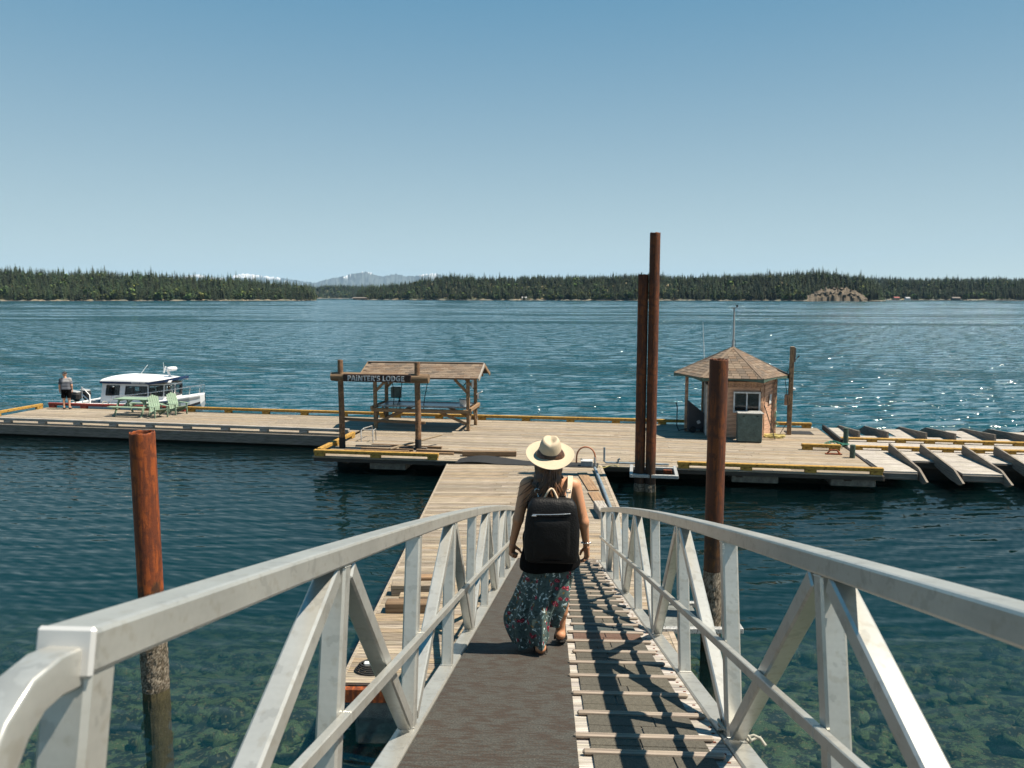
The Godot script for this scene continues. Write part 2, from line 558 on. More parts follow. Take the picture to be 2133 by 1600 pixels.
	mat("rope_green", lin(0.03, 0.16, 0.12), 0.85)
	mat("rope_yellow", lin(0.50, 0.42, 0.16), 0.9)
	mat("post_green", lin(0.05, 0.10, 0.075), 0.6, 0.0, T.worn)
	mat("dark_blue", lin(0.018, 0.022, 0.03), 0.6)
	var gl := mat("glass", lin(0.02, 0.025, 0.025, 0.25), 0.03)
	gl.transparency = BaseMaterial3D.TRANSPARENCY_ALPHA
	mat("lining", lin(0.30, 0.27, 0.23), 0.85)
	mat("cleat", lin(0.42, 0.355, 0.295), 0.85, 0.0, T.wood, gr)
	mat("fin", lin(0.25, 0.215, 0.18), 0.9, 0.0, T.wood, gr)
	mat("skin", lin(0.42, 0.20, 0.105), 0.55)
	M.skin.subsurf_scatter_enabled = true; M.skin.subsurf_scatter_strength = 0.12
	mat("man_skin", lin(0.50, 0.27, 0.17), 0.6)
	mat("hair", lin(0.105, 0.046, 0.020), 0.38, 0.0, T.wood, Vector3(8, 0.8, 8))
	mat("lock", lin(0.19, 0.088, 0.038), 0.36, 0.0, T.wood, Vector3(8, 0.8, 8))  # lighter hair brown; sun highlights put into the colour
	mat("cloth_black", lin(0.004, 0.004, 0.0045), 0.85, 0.0, T.speck, Vector3(4, 4, 4))
	mat("pack", lin(0.0065, 0.0065, 0.0075), 0.55, 0.0, T.speck, Vector3(5, 5, 5))
	relief(M.pack, T.lump, 0.22)
	M.pack.metallic_specular = 0.34
	var fl := mat("floral", Color(1, 1, 1), 0.8, 0.0, T.floral, Vector3(1.25, 1.25, 1.25))
	fl.backlight_enabled = true; fl.backlight = Color(0.10, 0.12, 0.12)
	mat("straw", lin(0.56, 0.455, 0.32), 0.75, 0.0, T.straw, Vector3(16, 16, 16))
	M.cloth_black.metallic_specular = 0.2
	mat("band", lin(0.012, 0.009, 0.008), 0.7)
	mat("leather", lin(0.012, 0.010, 0.009), 0.6)
	mat("cream", lin(0.55, 0.42, 0.30), 0.8)
	mat("silver", lin(0.7, 0.7, 0.7), 0.25, 0.9)
	mat("tee_grey", lin(0.18, 0.185, 0.21), 0.9)
	mat("tee_pale", lin(0.36, 0.36, 0.36), 0.9)
	mat("tee_dark", lin(0.035, 0.04, 0.055), 0.9)
	mat("rock", lin(0.115, 0.088, 0.058), 0.9, 0.0, T.speck, Vector3(0.05, 0.05, 0.05), Vector3.ZERO, true)
	var hill := mat("hill", Color(1, 1, 1), 0.95)
	hill.vertex_color_use_as_albedo = true
	var pine := mat("pine", Color(1, 1, 1), 0.9)
	pine.vertex_color_use_as_albedo = true
	mat("trunk", lin(0.09, 0.06, 0.04), 0.9)
	mat("seabed", lin(0.46, 0.46, 0.44), 0.95, 0.0, T.bed, Vector3(0.23, 0.23, 0.23), Vector3.ZERO, true)
	var near := mat("water_near", lin(0.004, 0.024, 0.030, 0.08), 0.02)
	near.transparency = BaseMaterial3D.TRANSPARENCY_ALPHA
	near.normal_enabled = true; near.normal_texture = T.calm; near.normal_scale = 1.0
	var far := mat("water_far", lin(0.004, 0.044, 0.060), 0.06)
	far.normal_enabled = true; far.normal_texture = T.chop; far.normal_scale = 1.0
	var distant := mat("water_distant", lin(0.004, 0.044, 0.060), 0.06)
	distant.normal_enabled = true; distant.normal_texture = T.chop; distant.normal_scale = 1.2
	var slick := mat("water_slick", lin(0.004, 0.044, 0.060), 0.06)
	slick.normal_enabled = true; slick.normal_texture = T.chop; slick.normal_scale = 0.7
	for m in [near, far, distant, slick]:
		m.metallic_specular = 0.395
		m.uv1_triplanar = true; m.uv1_world_triplanar = true
	near.uv1_scale = Vector3(0.14, 0.14, 0.20)
	far.uv1_scale = Vector3(0.075, 0.1, 0.12)
	slick.uv1_scale = Vector3(0.075, 0.1, 0.12)
	distant.uv1_scale = Vector3(0.06, 0.1, 0.10)

# ------------------------------------------------------------------ camera, sky, sun
func camera_and_light() -> void:
	var cam := Camera3D.new()
	cam.name = "camera"
	var ca := CameraAttributesPhysical.new()
	ca.frustum_focal_length = 24.0
	ca.frustum_focus_distance = 7.5
	ca.frustum_near = 0.05; ca.frustum_far = 40000.0
	ca.exposure_aperture = 4.5
	cam.attributes = ca
	cam.fov = 53.13; cam.near = 0.05; cam.far = 40000.0
	cam.transform = Transform3D(Basis(Vector3.RIGHT, -atan(181.0 / 1600.0)), EYE)
	add_child(cam)
	cam.current = true
	var sky := ProceduralSkyMaterial.new()
	sky.sky_top_color = lin(0.004, 0.196, 0.405)
	sky.sky_horizon_color = lin(0.605, 0.745, 0.755)
	sky.sky_curve = 0.175
	sky.ground_bottom_color = lin(0.05, 0.10, 0.12)
	sky.ground_horizon_color = lin(0.35, 0.45, 0.50)
	sky.sun_angle_max = 1.0
	sky.sky_energy_multiplier = 1.0
	var e := Environment.new()
	e.background_mode = Environment.BG_SKY
	e.sky = Sky.new()
	e.sky.sky_material = sky
	e.background_energy_multiplier = 0.485
	e.tonemap_mode = Environment.TONE_MAPPER_LINEAR
	e.tonemap_exposure = 2.1
	e.fog_enabled = true
	e.fog_density = 0.000023
	e.fog_light_color = Color(0.66, 0.82, 0.97)
	e.volumetric_fog_enabled = true; e.volumetric_fog_density = 0.0
	e.sdfgi_enabled = true; e.ssao_enabled = true; e.ssil_enabled = true
	var we := WorldEnvironment.new()
	we.name = "air"
	we.environment = e
	add_child(we)
	var sun := DirectionalLight3D.new()
	sun.name = "sun"
	sun.light_energy = 1.6
	sun.light_color = Color(1.0, 0.955, 0.88)
	sun.light_angular_distance = 0.5
	sun.shadow_enabled = true
	sun.sky_mode = DirectionalLight3D.SKY_MODE_LIGHT_ONLY
	add_child(sun)
	sun.look_at_from_position(Vector3.ZERO, Vector3(-0.53, -1.0, -0.07))
	# the gangway's frame: it heads 3.2 degrees east of the camera's line and dips 14.75 degrees
	var d := Vector3(0.05341707, -0.25465415, -0.96555574).normalized()
	var r := d.cross(Vector3.UP).normalized()
	var n := r.cross(d)
	GANG = Transform3D(Basis(r, n, -d), EYE - n * 1.237)

# ------------------------------------------------------------------ water and what lies under it
func wave(a: float, b: float, amp_calm: float, amp_open: float) -> float:
	var open := smoothstep(6.0, 16.0, b)
	var calm := 0.010 * sin(a * 1.1 + b * 2.1 + sin(a * 0.23) * 2.0) + 0.008 * sin(-a * 0.7 + b * 3.3 + 1.3) + 0.006 * sin(a * 2.3 + b * 4.1 + sin(b * 0.31) * 1.7) + 0.0035 * sin(a * 4.7 - b * 6.3) + 0.012 * sin(a * 0.31 + b * 0.83 + 0.4)
	var o := 0.045 * sin(a * 0.55 + b * 1.5 + 1.5 * sin(a * 0.11 + b * 0.05)) + 0.035 * sin(-a * 0.8 + b * 2.1 + 2.0 * sin(b * 0.09)) + 0.03 * sin(a * 1.3 + b * 2.7 + 1.2 * sin(a * 0.17)) + 0.018 * sin(-a * 2.1 + b * 3.9)
	return calm * amp_calm * 0.20 * (1.0 - open) + o * amp_open * 0.24 * open

func water_rows(mb: MB, a0: float, a1: float, da: float, b0: float, b1: float, db: float) -> void:
	var na := int(round((a1 - a0) / da))
	var nb := int(round((b1 - b0) / db))
	var base := dock(0, 0, 0)
	var h := PackedFloat32Array()
	h.resize((na + 1) * (nb + 1))
	for j in nb + 1:
		var b := b0 + (b1 - b0) * j / nb
		for k in na + 1:
			var a := a0 + (a1 - a0) * k / na
			var edge := minf(minf(k, na - k), 6.0) / 6.0                # flat at the outer sides, to meet the next band
			if b0 > 20.0: edge *= clampf((b - b0) / 3.0, 0.0, 1.0)
			if b1 > 30.0: edge *= clampf((b1 - b) / 8.0, 0.0, 1.0)
			h[j * (na + 1) + k] = wave(a, b, 1.0, 1.0) * edge
	var k0 := mb.v.size()
	var ea := (a1 - a0) / na
	var eb := (b1 - b0) / nb
	for j in nb + 1:
		for k in na + 1:
			var q := j * (na + 1) + k
			var dx := (h[j * (na + 1) + mini(k + 1, na)] - h[j * (na + 1) + maxi(k - 1, 0)]) / (2 * ea)
			var dz := (h[mini(j + 1, nb) * (na + 1) + k] - h[maxi(j - 1, 0) * (na + 1) + k]) / (2 * eb)
			mb.vert(base * Vector3(a0 + ea * k, h[q], -(b0 + eb * j)), base.basis * Vector3(-dx, 1, dz).normalized())
	for j in nb:
		for k in na:
			var a := k0 + j * (na + 1) + k
			for w in [a, a + na + 1, a + na + 2, a, a + na + 2, a + 1]: mb.i.append(w)

func water() -> void:
	var near := MB.new()
	var far := MB.new()
	var slick := MB.new()
	var distant := MB.new()
	water_rows(near, -34.0, 30.0, 0.16, -27.0, 5.0, 0.13)
	water_rows(far, -60.0, 50.0, 0.34, 5.0, 40.0, 0.22)
	water_rows(far, -190.0, 170.0, 1.0, 40.0, 150.0, 0.6)
	var base := dock(0, 0, 0)
	var flat := func(mb: MB, a0: float, b0: float, a1: float, b1: float):
		mb.quad(base * Vector3(a0, 0, -b0), base * Vector3(a1, 0, -b0), base * Vector3(a1, 0, -b1), base * Vector3(a0, 0, -b1))
	flat.call(near, -300, -60, 300, -27)
	flat.call(near, -300, -27, -34, 5)
	flat.call(near, 30, -27, 300, 5)
	flat.call(far, -1000, 5, -60, 40)
	flat.call(far, 50, 5, 1000, 40)
	flat.call(far, -1500, 40, -190, 150)
	flat.call(far, 170, 40, 1500, 150)
	# beyond 150 m: wind waves as wide as the distance lets one tell apart, with long slicks of smoother water between them
	var ns := noise(31, 1.0, 3)
	var nw := noise(32, 1.0, 2)
	var bs := [150.0]
	while bs[-1] < 1500.0: bs.append(bs[-1] * 1.009 + 0.5)
	var K := 150
	var lines := []
	for b in bs:
		var row := []
		for k in K + 1:
			var a := lerpf(-1200.0, 1200.0, float(k) / K)
			var patch: float = ns.get_noise_2d(a * 0.0016 + b * 0.0004, 6.0 * log(b / 150.0))
			var ruffle: float = 0.25 + 0.75 * smoothstep(0.32, 0.02, patch)
			var size: float = 0.0011 * b * ruffle * smoothstep(150.0, 175.0, b) * smoothstep(1500.0, 1050.0, b)
			row.append(base * Vector3(a, size * nw.get_noise_2d(a / (0.10 * b + 6.0) , 46.0 * log(b / 150.0)), -b))
		lines.append(row)
	distant.grid(lines, false)
	flat.call(distant, -4000, 150, -1200, bs[-1])
	flat.call(distant, 1200, 150, 4000, bs[-1])
	flat.call(slick, -4000, bs[-1], 4000, 4300)
	var m := ArrayMesh.new()
	near.surface(m); far.surface(m); slick.surface(m); distant.surface(m)
	m.surface_set_material(0, M.water_near); m.surface_set_material(1, M.water_far); m.surface_set_material(2, M.water_slick); m.surface_set_material(3, M.water_distant)
	structure("water", m, null)
	# the bottom slopes away from the shore behind the camera
	var n1 := noise(41, 0.22, 4)
	var n2 := noise(42, 0.9, 3)
	var rows := []
	for j in 110:
		var z := 24.0 - j * 0.55
		var row := []
		for k in 120:
			var x := -33.0 + k * 0.55
			var dep := 0.85 + 0.03 * (8.0 - z) + 0.0050 * pow(maxf(0.0, 1.0 - z), 2.0)
			var y := -dep + 0.45 * n1.get_noise_2d(x, z) + 0.14 * n2.get_noise_2d(x, z)
			row.append(Vector3(x, minf(y, -0.45), z))
		rows.append(row)
	var sb := MB.new()
	sb.grid(rows, false)
	sb.quad(Vector3(-3000, -16, 60), Vector3(3000, -16, 60), Vector3(3000, -16, -3500), Vector3(-3000, -16, -3500))
	structure("seabed", sb.mesh(), M.seabed)
	# weed-grown stones on it
	var rr := RandomNumberGenerator.new()
	rr.seed = 43
	var stone := MB.new()
	var srow := []
	for j in 7:
		var ring := []
		for k in 9:
			var la := PI * j / 6.0 - PI / 2
			ring.append(Vector3(cos(la) * cos(-TAU * k / 9), sin(la), cos(la) * sin(-TAU * k / 9)) * (1.0 + 0.28 * sin(j * 2.3 + k * 4.1)))
		srow.append(ring)
	stone.grid(srow, true)
	var mm := MultiMesh.new()
	mm.transform_format = MultiMesh.TRANSFORM_3D
	mm.mesh = stone.mesh()
	mm.instance_count = 900
	for k in 900:
		var x := rr.randf_range(-16, 16)
		var z := rr.randf_range(-20, -1)
		var row: Array = rows[clampi(int((24.0 - z) / 0.55), 0, 109)]
		var y: float = row[clampi(int((x + 33.0) / 0.55), 0, 119)].y
		var q := rr.randf_range(0.08, 0.42) * (1.0 if rr.randf() > 0.06 else 1.8)
		mm.set_instance_transform(k, Transform3D(Basis.from_euler(Vector3(rr.randf(), rr.randf() * TAU, rr.randf())).scaled(Vector3(q, q * 0.55, q * rr.randf_range(0.6, 1.2))), Vector3(x, y, z)))
	var so := MultiMeshInstance3D.new()
	so.name = "seabed_stones"
	so.multimesh = mm; so.material_override = M.seabed
	add_child(so, true)
	so.set_meta("kind", "stuff")
	# the water's own murk between surface and bottom
	var fm := FogMaterial.new()
	fm.density = 0.125
	fm.albedo = lin(0.012, 0.075, 0.078)
	var fog := FogVolume.new()
	fog.name = "water_murk"
	fog.shape = RenderingServer.FOG_VOLUME_SHAPE_BOX
	fog.size = Vector3(90, 12, 64)
	fog.position = Vector3(0, -6.07, -6)
	fog.material = fm
	add_child(fog)
	fog.set_meta("kind", "structure")

# ------------------------------------------------------------------ far shores
func far_dir(px: float) -> Vector3:                          # direction across the channel, by its slope sideways
	return Vector3((px - 1066.5) / 1600.0, 0, -1.0)

func pick(tab: Array, x: float) -> float:
	if x <= tab[0][0]: return tab[0][1]
	for k in tab.size() - 1:
		if x <= tab[k + 1][0]:
			return lerpf(tab[k][1], tab[k + 1][1], (x - tab[k][0]) / (tab[k + 1][0] - tab[k][0]))
	return tab[-1][1]

func conifer(seed_: int, h: float, wide: float) -> ArrayMesh:
	var r := RandomNumberGenerator.new()
	r.seed = seed_
	var mb := MB.new()
	mb.coloured = true
	mb.col = Color(0.06, 0.042, 0.03)
	mb.tube([Vector3(0, -1, 0), Vector3(0, h * 0.95, 0)], [0.32, 0.03], 4, false)
	var y := h * r.randf_range(0.06, 0.14)
	while y < h * 0.99:
		var t := 1.0 - y / h
		var reach := wide * (0.10 + 0.90 * pow(t, 0.8)) * r.randf_range(0.75, 1.15)
		var n := 7
		var ph := r.randf() * TAU
		for k in n:
			var an := ph + TAU * k / n + r.randf_range(-0.25, 0.25)
			var R := reach * r.randf_range(0.55, 1.15)
			var o := Vector3(cos(an), 0, sin(an))
			var s := Vector3(-sin(an), 0, cos(an)) * R * 0.34
			var root := Vector3(0, y + R * 0.30, 0)
			var tip := o * R + Vector3(0, y - R * r.randf_range(0.10, 0.35), 0)
			var mid := o * R * 0.55 + Vector3(0, y - R * 0.02, 0)
			var l := r.randf_range(0.7, 1.35)
			mb.col = Color(0.022 * l, 0.040 * l, 0.016 * l)
			mb.tri(root, mid - s, tip); mb.tri(root, tip, mid + s)
		y += h * r.randf_range(0.045, 0.075)
	return mb.mesh()

func broadleaf(seed_: int, h: float) -> ArrayMesh:
	var r := RandomNumberGenerator.new()
	r.seed = seed_
	var mb := MB.new()
	mb.coloured = true
	mb.col = Color(0.08, 0.06, 0.04)
	mb.tube([Vector3(0, -1, 0), Vector3(0, h * 0.6, 0)], [0.3, 0.1], 4, false)
	for k in 150:
		var p := Vector3(r.randfn(), r.randfn(), r.randfn()).normalized() * pow(r.randf(), 0.4)
		p = Vector3(p.x * h * 0.36, h * 0.58 + p.y * h * 0.40, p.z * h * 0.36)
		var q := Basis.from_euler(Vector3(r.randf() * TAU, r.randf() * TAU, 0))
		var l := r.randf_range(0.7, 1.4)
		var s := h * 0.10
		mb.col = Color(0.055 * l, 0.085 * l, 0.026 * l)
		mb.quad(p + q * Vector3(-s, -s, 0), p + q * Vector3(s, -s, 0), p + q * Vector3(s, s, 0), p + q * Vector3(-s, s, 0))
	return mb.mesh()

# profile: [bearing, height of the tree tops above the eye's level in thousandths of the distance]
func shore(called: String, wood: String, p0: float, p1: float, dist: Array, tops: Array, tree: float, trees: Array, seed_: int, density: float, tone: float) -> void:
	var r := RandomNumberGenerator.new()
	r.seed = seed_
	var nz := noise(seed_, 0.012, 3)
	var deep := 260.0
	var rows := []
	var steps := int((p1 - p0) / 6.0)
	var level := func(px: float, back: float) -> float:
		var D := pick(dist, px)
		var crest := EYE.y + pick(tops, px) * 0.001 * (D + 140.0) - tree * 0.82
		crest = maxf(crest, 1.6)
		var t := clampf(back / 140.0, 0.0, 1.0)
		var bank := smoothstep(0.0, 9.0, back) * 2.2
		var y := bank + maxf(0.0, crest - 2.2) * (t * t * (3.0 - 2.0 * t))
		if back > 140.0: y -= (back - 140.0) * 0.04
		var ends := minf(smoothstep(p0, p0 + 26.0, px), smoothstep(p1, p1 - 26.0, px))
		return -0.6 + (y + 0.6) * ends
	var mb := MB.new()
	mb.coloured = true
	for j in 15:
		var back: float = [0, 2, 4, 7, 12, 20, 32, 46, 62, 80, 100, 120, 140, 190, 260][j]
		var row := []
		for k in steps + 1:
			var px := p0 + (p1 - p0) * k / steps
			var D := pick(dist, px) + back + 10.0 * nz.get_noise_2d(px * 3.0, 0) * (1.0 if back < 30.0 else 0.0)
			var p := far_dir(px) * D
			row.append(Vector3(p.x, level.call(px, back) + (0.9 * nz.get_noise_2d(p.x * 6.0, p.z * 6.0) if back > 1.0 else -0.4), p.z))
		rows.append(row)
	mb.grid(rows, false)
	for k in mb.v.size():
		var q := nz.get_noise_2d(mb.v[k].x * 4.0, mb.v[k].z * 4.0)
		mb.c[k] = (Color(0.16, 0.135, 0.10) if q > -0.1 else Color(0.10, 0.095, 0.08)) if mb.v[k].y < 1.9 else (Color(0.20, 0.16, 0.085) if q > 0.22 else Color(0.035, 0.045, 0.02))
	structure(called, mb.mesh(), M.hill)
	# the wood that covers it
	for kind in trees.size():
		var leafy: bool = kind == trees.size() - 1
		var place := []
		var cols := []
		var n := int((p1 - p0) * density / trees.size() * (0.9 if leafy else 1.1))
		for k in n:
			var px := r.randf_range(p0 + 3.0, p1 - 3.0)
			var back := 6.0 + pow(r.randf(), 2.2 if leafy else 1.25) * 190.0
			var D := pick(dist, px) + back
			var p := far_dir(px) * D
			var y: float = level.call(px, back)
			if y < 0.7: continue
			if nz.get_noise_2d(p.x * 2.2, p.z * 2.2) > 0.40 and back < 60.0: continue     # clearings and bare rock
			var stand := nz.get_noise_2d(p.x * 1.3 + 500.0, p.z * 1.3)
			if leafy and stand < 0.02: continue
			var s := tree / 20.0 * r.randf_range(0.42, 1.18) * (0.8 if back < 16.0 else 1.0) * (1.0 + 0.25 * stand)
			if r.randf() < 0.05: s *= 1.3
			place.append(Transform3D(Basis(Vector3.UP, r.randf() * TAU).scaled(Vector3(s * r.randf_range(0.85, 1.2), s, s * r.randf_range(0.85, 1.2))), Vector3(p.x, y - 0.5, p.z)))
			var l := tone * r.randf_range(0.6, 1.5) * (1.0 + 0.6 * stand)
			cols.append(Color(l * r.randf_range(0.8, 1.45), l, l * r.randf_range(0.75, 1.1)))
		var mm := MultiMesh.new()
		mm.transform_format = MultiMesh.TRANSFORM_3D
		mm.use_colors = true
		mm.mesh = trees[kind]
		mm.instance_count = place.size()
		for k in place.size():
			mm.set_instance_transform(k, place[k]); mm.set_instance_color(k, cols[k])
		var o := MultiMeshInstance3D.new()
		o.name = numbered(wood)
		o.multimesh = mm; o.material_override = M.pine
		add_child(o, true)
		o.set_meta("kind", "stuff")

func far_shores() -> void:
	var kinds := [conifer(1, 20.0, 4.6), conifer(2, 20.0, 3.9), conifer(3, 19.0, 5.4), conifer(4, 21.0, 4.3), conifer(5, 17.0, 5.0), broadleaf(8, 12.0)]
	var leafy := [broadleaf(7, 12.0)]
	# heights above the eye's level, per thousand of distance: (619 - y) / 1.6 of the picture
	var h := func(y: float) -> float: return (619.0 - y) / 1.6
	shore("wooded_headland", "conifer_forest", -260, 668, [[-260, 1080], [400, 1150], [668, 1300]],
		[[-260, h.call(552)], [0, h.call(559)], [120, h.call(564)], [250, h.call(568)], [350, h.call(572)], [450, h.call(577)], [560, h.call(584)], [630, h.call(591)], [668, h.call(606)]], 19.0, kinds, 51, 6.0, 1.0)
	shore("wooded_island", "conifer_forest", 738, 1842, [[738, 1700], [950, 1450], [1300, 1250], [1842, 1050]],
		[[738, h.call(603)], [790, h.call(594)], [860, h.call(585)], [905, h.call(575)], [940, h.call(572)], [1010, h.call(576)], [1100, h.call(577)], [1200, h.call(578)], [1330, h.call(571)], [1420, h.call(576)], [1540, h.call(575)], [1610, h.call(570)], [1680, h.call(563)], [1730, h.call(567)], [1790, h.call(577)], [1842, h.call(592)]], 17.0, kinds, 52, 6.5, 0.92)
	shore("wooded_point", "conifer_forest", 1815, 2400, [[1815, 1500], [2400, 1150]],
		[[1815, h.call(579)], [1900, h.call(583)], [1990, h.call(581)], [2060, h.call(583)], [2133, h.call(582)], [2400, h.call(580)]], 18.0, kinds, 53, 5.5, 0.95)
	shore("far_wooded_hill", "conifer_forest", 560, 1000, [[560, 3200], [1000, 3000]],
		[[560, h.call(596)], [650, h.call(596)], [700, h.call(593)], [780, h.call(594)], [1000, h.call(590)]], 22.0, kinds, 54, 9.0, 1.1)
	shore("low_wooded_ridge", "conifer_forest", 1060, 2300, [[1060, 2600], [2300, 2600]],
		[[1060, h.call(574)], [1150, h.call(575)], [1450, h.call(575)], [1560, h.call(572)], [1700, h.call(572)], [1900, h.call(579)], [2300, h.call(578)]], 20.0, kinds, 55, 6.0, 1.1)
	# single trees that stand out on the near edge of the shores
	var r := RandomNumberGenerator.new()
	r.seed = 61
	for k in 70:
		var px := r.randf_range(-10, 640) if k < 34 else r.randf_range(800, 1830)
		var D := (1150.0 if k < 34 else lerpf(1560.0, 1060.0, clampf((px - 800.0) / 1030.0, 0, 1))) + r.randf_range(7, 22)
		var p := far_dir(px) * D
		var leaf := k % 3 == 0
		var t := thing("broadleaf_tree" if leaf else "conifer_tree", "rounded pale green tree at the water's edge of the far shore" if leaf else "dark pointed conifer at the water's edge of the far shore", "tree", Transform3D(Basis(Vector3.UP, r.randf() * TAU).scaled(Vector3.ONE * r.randf_range(0.7, 1.0)), Vector3(p.x, 1.2, p.z)), "leafy trees on the far waterline" if leaf else "conifers on the far waterline")
		part(t, "crown", leafy[0] if leaf else kinds[k % 4], M.pine)
		part(t, "trunk", cb(0.5, 3.0, 0.5), M.trunk, at(0, 0.6, 0))
	# bare rock bluff on the island
	var nz := noise(71, 0.05, 4)
	var rows := []
	for j in 10:
		var row := []
		for k in 40:
			var px := 1678.0 + k * 3.2
			var u := k / 39.0
			var t := j / 9.0
			var top := 21.0 * pow(sin(PI * clampf(u * 0.92 + 0.06, 0, 1)), 0.55)
			var D := 1062.0 + t * 20.0 + 9.0 * nz.get_noise_2d(px, t * 30.0) - 12.0
			var p := far_dir(px) * D
			row.append(Vector3(p.x, -0.5 + top * pow(t, 0.5) * (0.92 + 0.28 * nz.get_noise_2d(px * 2.7, t * 60.0)), p.z + 3.0 * nz.get_noise_2d(px * 4.0, t * 20.0)))
		rows.append(row)
	var mb := MB.new()
	for j in 9:
		for k in 39: mb.quad(rows[j][k], rows[j][k + 1], rows[j + 1][k + 1], rows[j + 1][k])
	structure("rock_bluff", mb.mesh(), M.rock)
	# boulders along the waterline
	var st := []
	for k in 520:
		var px := r.randf_range(-60, 640) if k < 180 else r.randf_range(760, 2140)
		var D: float
		if px < 660.0: D = lerpf(1090.0, 1160.0, clampf(px / 400.0, 0, 1)) + r.randf_range(-6, 3)
		else: D = pick([[738, 1700], [950, 1450], [1300, 1250], [1842, 1050], [1850, 1480], [2400, 1150]], px) + r.randf_range(-8, 4)
		var p := far_dir(px) * D
		var s := r.randf_range(0.8, 2.6)
		st.append(Transform3D(Basis.from_euler(Vector3(r.randf(), r.randf() * TAU, r.randf())).scaled(Vector3(s * 1.8, s * 0.7, s)), Vector3(p.x, 0.2, p.z)))
	var rk := MB.new()
	rk.box(Transform3D(), Vector3.ONE, 0.28)
	var mm := MultiMesh.new()
	mm.transform_format = MultiMesh.TRANSFORM_3D
	mm.mesh = rk.mesh()
	mm.instance_count = st.size()
	for k in st.size(): mm.set_instance_transform(k, st[k])
	var o := MultiMeshInstance3D.new()
	o.name = "shore_rocks"
	o.multimesh = mm; o.material_override = M.rock
	add_child(o, true)
	o.set_meta("kind", "stuff")
	# a few houses among the trees
	var homes := [[752, 1675.0, 30.0, 3.2, "long low dark house at the water's edge below the conifers"], [1092, 1385.0, 9.0, 4.0, "small pale cabin at the far waterline near the middle"], [1862, 1455.0, 10.0, 4.0, "small cabin with a red roof at the far waterline"], [1885, 1450.0, 8.0, 3.4, "small white boathouse next to the cabin with a red roof"], [1985, 1395.0, 14.0, 3.6, "pale cabin among the trees on the wooded point"]]
	for k in homes.size():
		var q: Array = homes[k]
		var p: Vector3 = far_dir(q[0]) * q[1]
		var t := thing("shore_house", q[4], "house", at(p.x, 0.4, p.z), "houses on the far shore")
		var w := MB.new()
		w.box(at(0, q[3] * 0.5, 0), Vector3(q[2], q[3], 7))
		part(t, "wall", w.mesh(), [M.dark_wood, M.white, M.peach, M.white, M.grey_wood][k])
		var rf := MB.new()
		rf.prism(PackedVector2Array([Vector2(-4.3, 0), Vector2(4.3, 0), Vector2(0, 2.2)]), -q[2] * 0.53, q[2] * 0.53, at(0, q[3] + 0.02, 0, PI / 2))
		part(t, "roof", rf.mesh(), [M.grey_wood, M.hull_grey, M.red, M.hull_grey, M.grey_wood][k])
	mountains()

func mountains() -> void:
	var nz := noise(81, 0.02, 5)
	var nf := noise(82, 0.09, 4)
	for set_ in [[[[370, 583], [400, 575], [418, 572], [436, 576], [462, 580], [490, 575], [512, 571], [545, 574], [570, 578], [600, 581], [640, 587], [672, 592]], 20500.0, 0.74, "snowy_mountain"], [[[640, 594], [668, 587], [690, 581], [716, 577], [735, 572], [750, 570], [766, 566], [780, 572], [800, 577], [826, 571], [850, 577], [884, 573], [910, 570], [924, 576], [980, 586], [1040, 596]], 17000.0, 0.88, "blue_mountain"]]:
		var tab: Array = set_[0]
		var D: float = set_[1]
		var mb := MB.new()
		mb.coloured = true
		var rows := []
		var K := 180
		for j in 22:
			var t := j / 21.0
			var row := []
			for k in K + 1:
				var px := lerpf(tab[0][0], tab[-1][0], float(k) / K)
				var top := EYE.y + (619.0 - pick(tab, px)) / 1600.0 * D + 38.0 * nf.get_noise_2d(px * 3.0, 0.0)
				var dd := D - (1.0 - t) * 3600.0
				var p := far_dir(px) * dd
				var rid := 1.0 - absf(nz.get_noise_2d(px * 1.2, t * 60.0)) * 1.5
				row.append(Vector3(p.x, -10.0 + (top + 10.0) * (pow(t, 1.3) if j == 21 else pow(t, 1.3) * (0.72 + 0.28 * rid)), p.z))
			rows.append(row)
		mb.grid(rows, false)
		for k in mb.v.size():
			var p := mb.v[k]
			var s := nf.get_noise_2d(p.x * 0.03, p.y * 0.12) * 190.0 + p.y
			mb.c[k] = Color(0.55, 0.57, 0.60) if s > D * 0.0265 * set_[2] * 1.35 else Color(0.06, 0.075, 0.075)
		structure(set_[3], mb.mesh(), M.hill)

# ------------------------------------------------------------------ gangway
func hand_top(al: float) -> float:
	return 1.02 + 0.095 * (1.0 - pow((al - 8.3) / 7.05, 2.0))

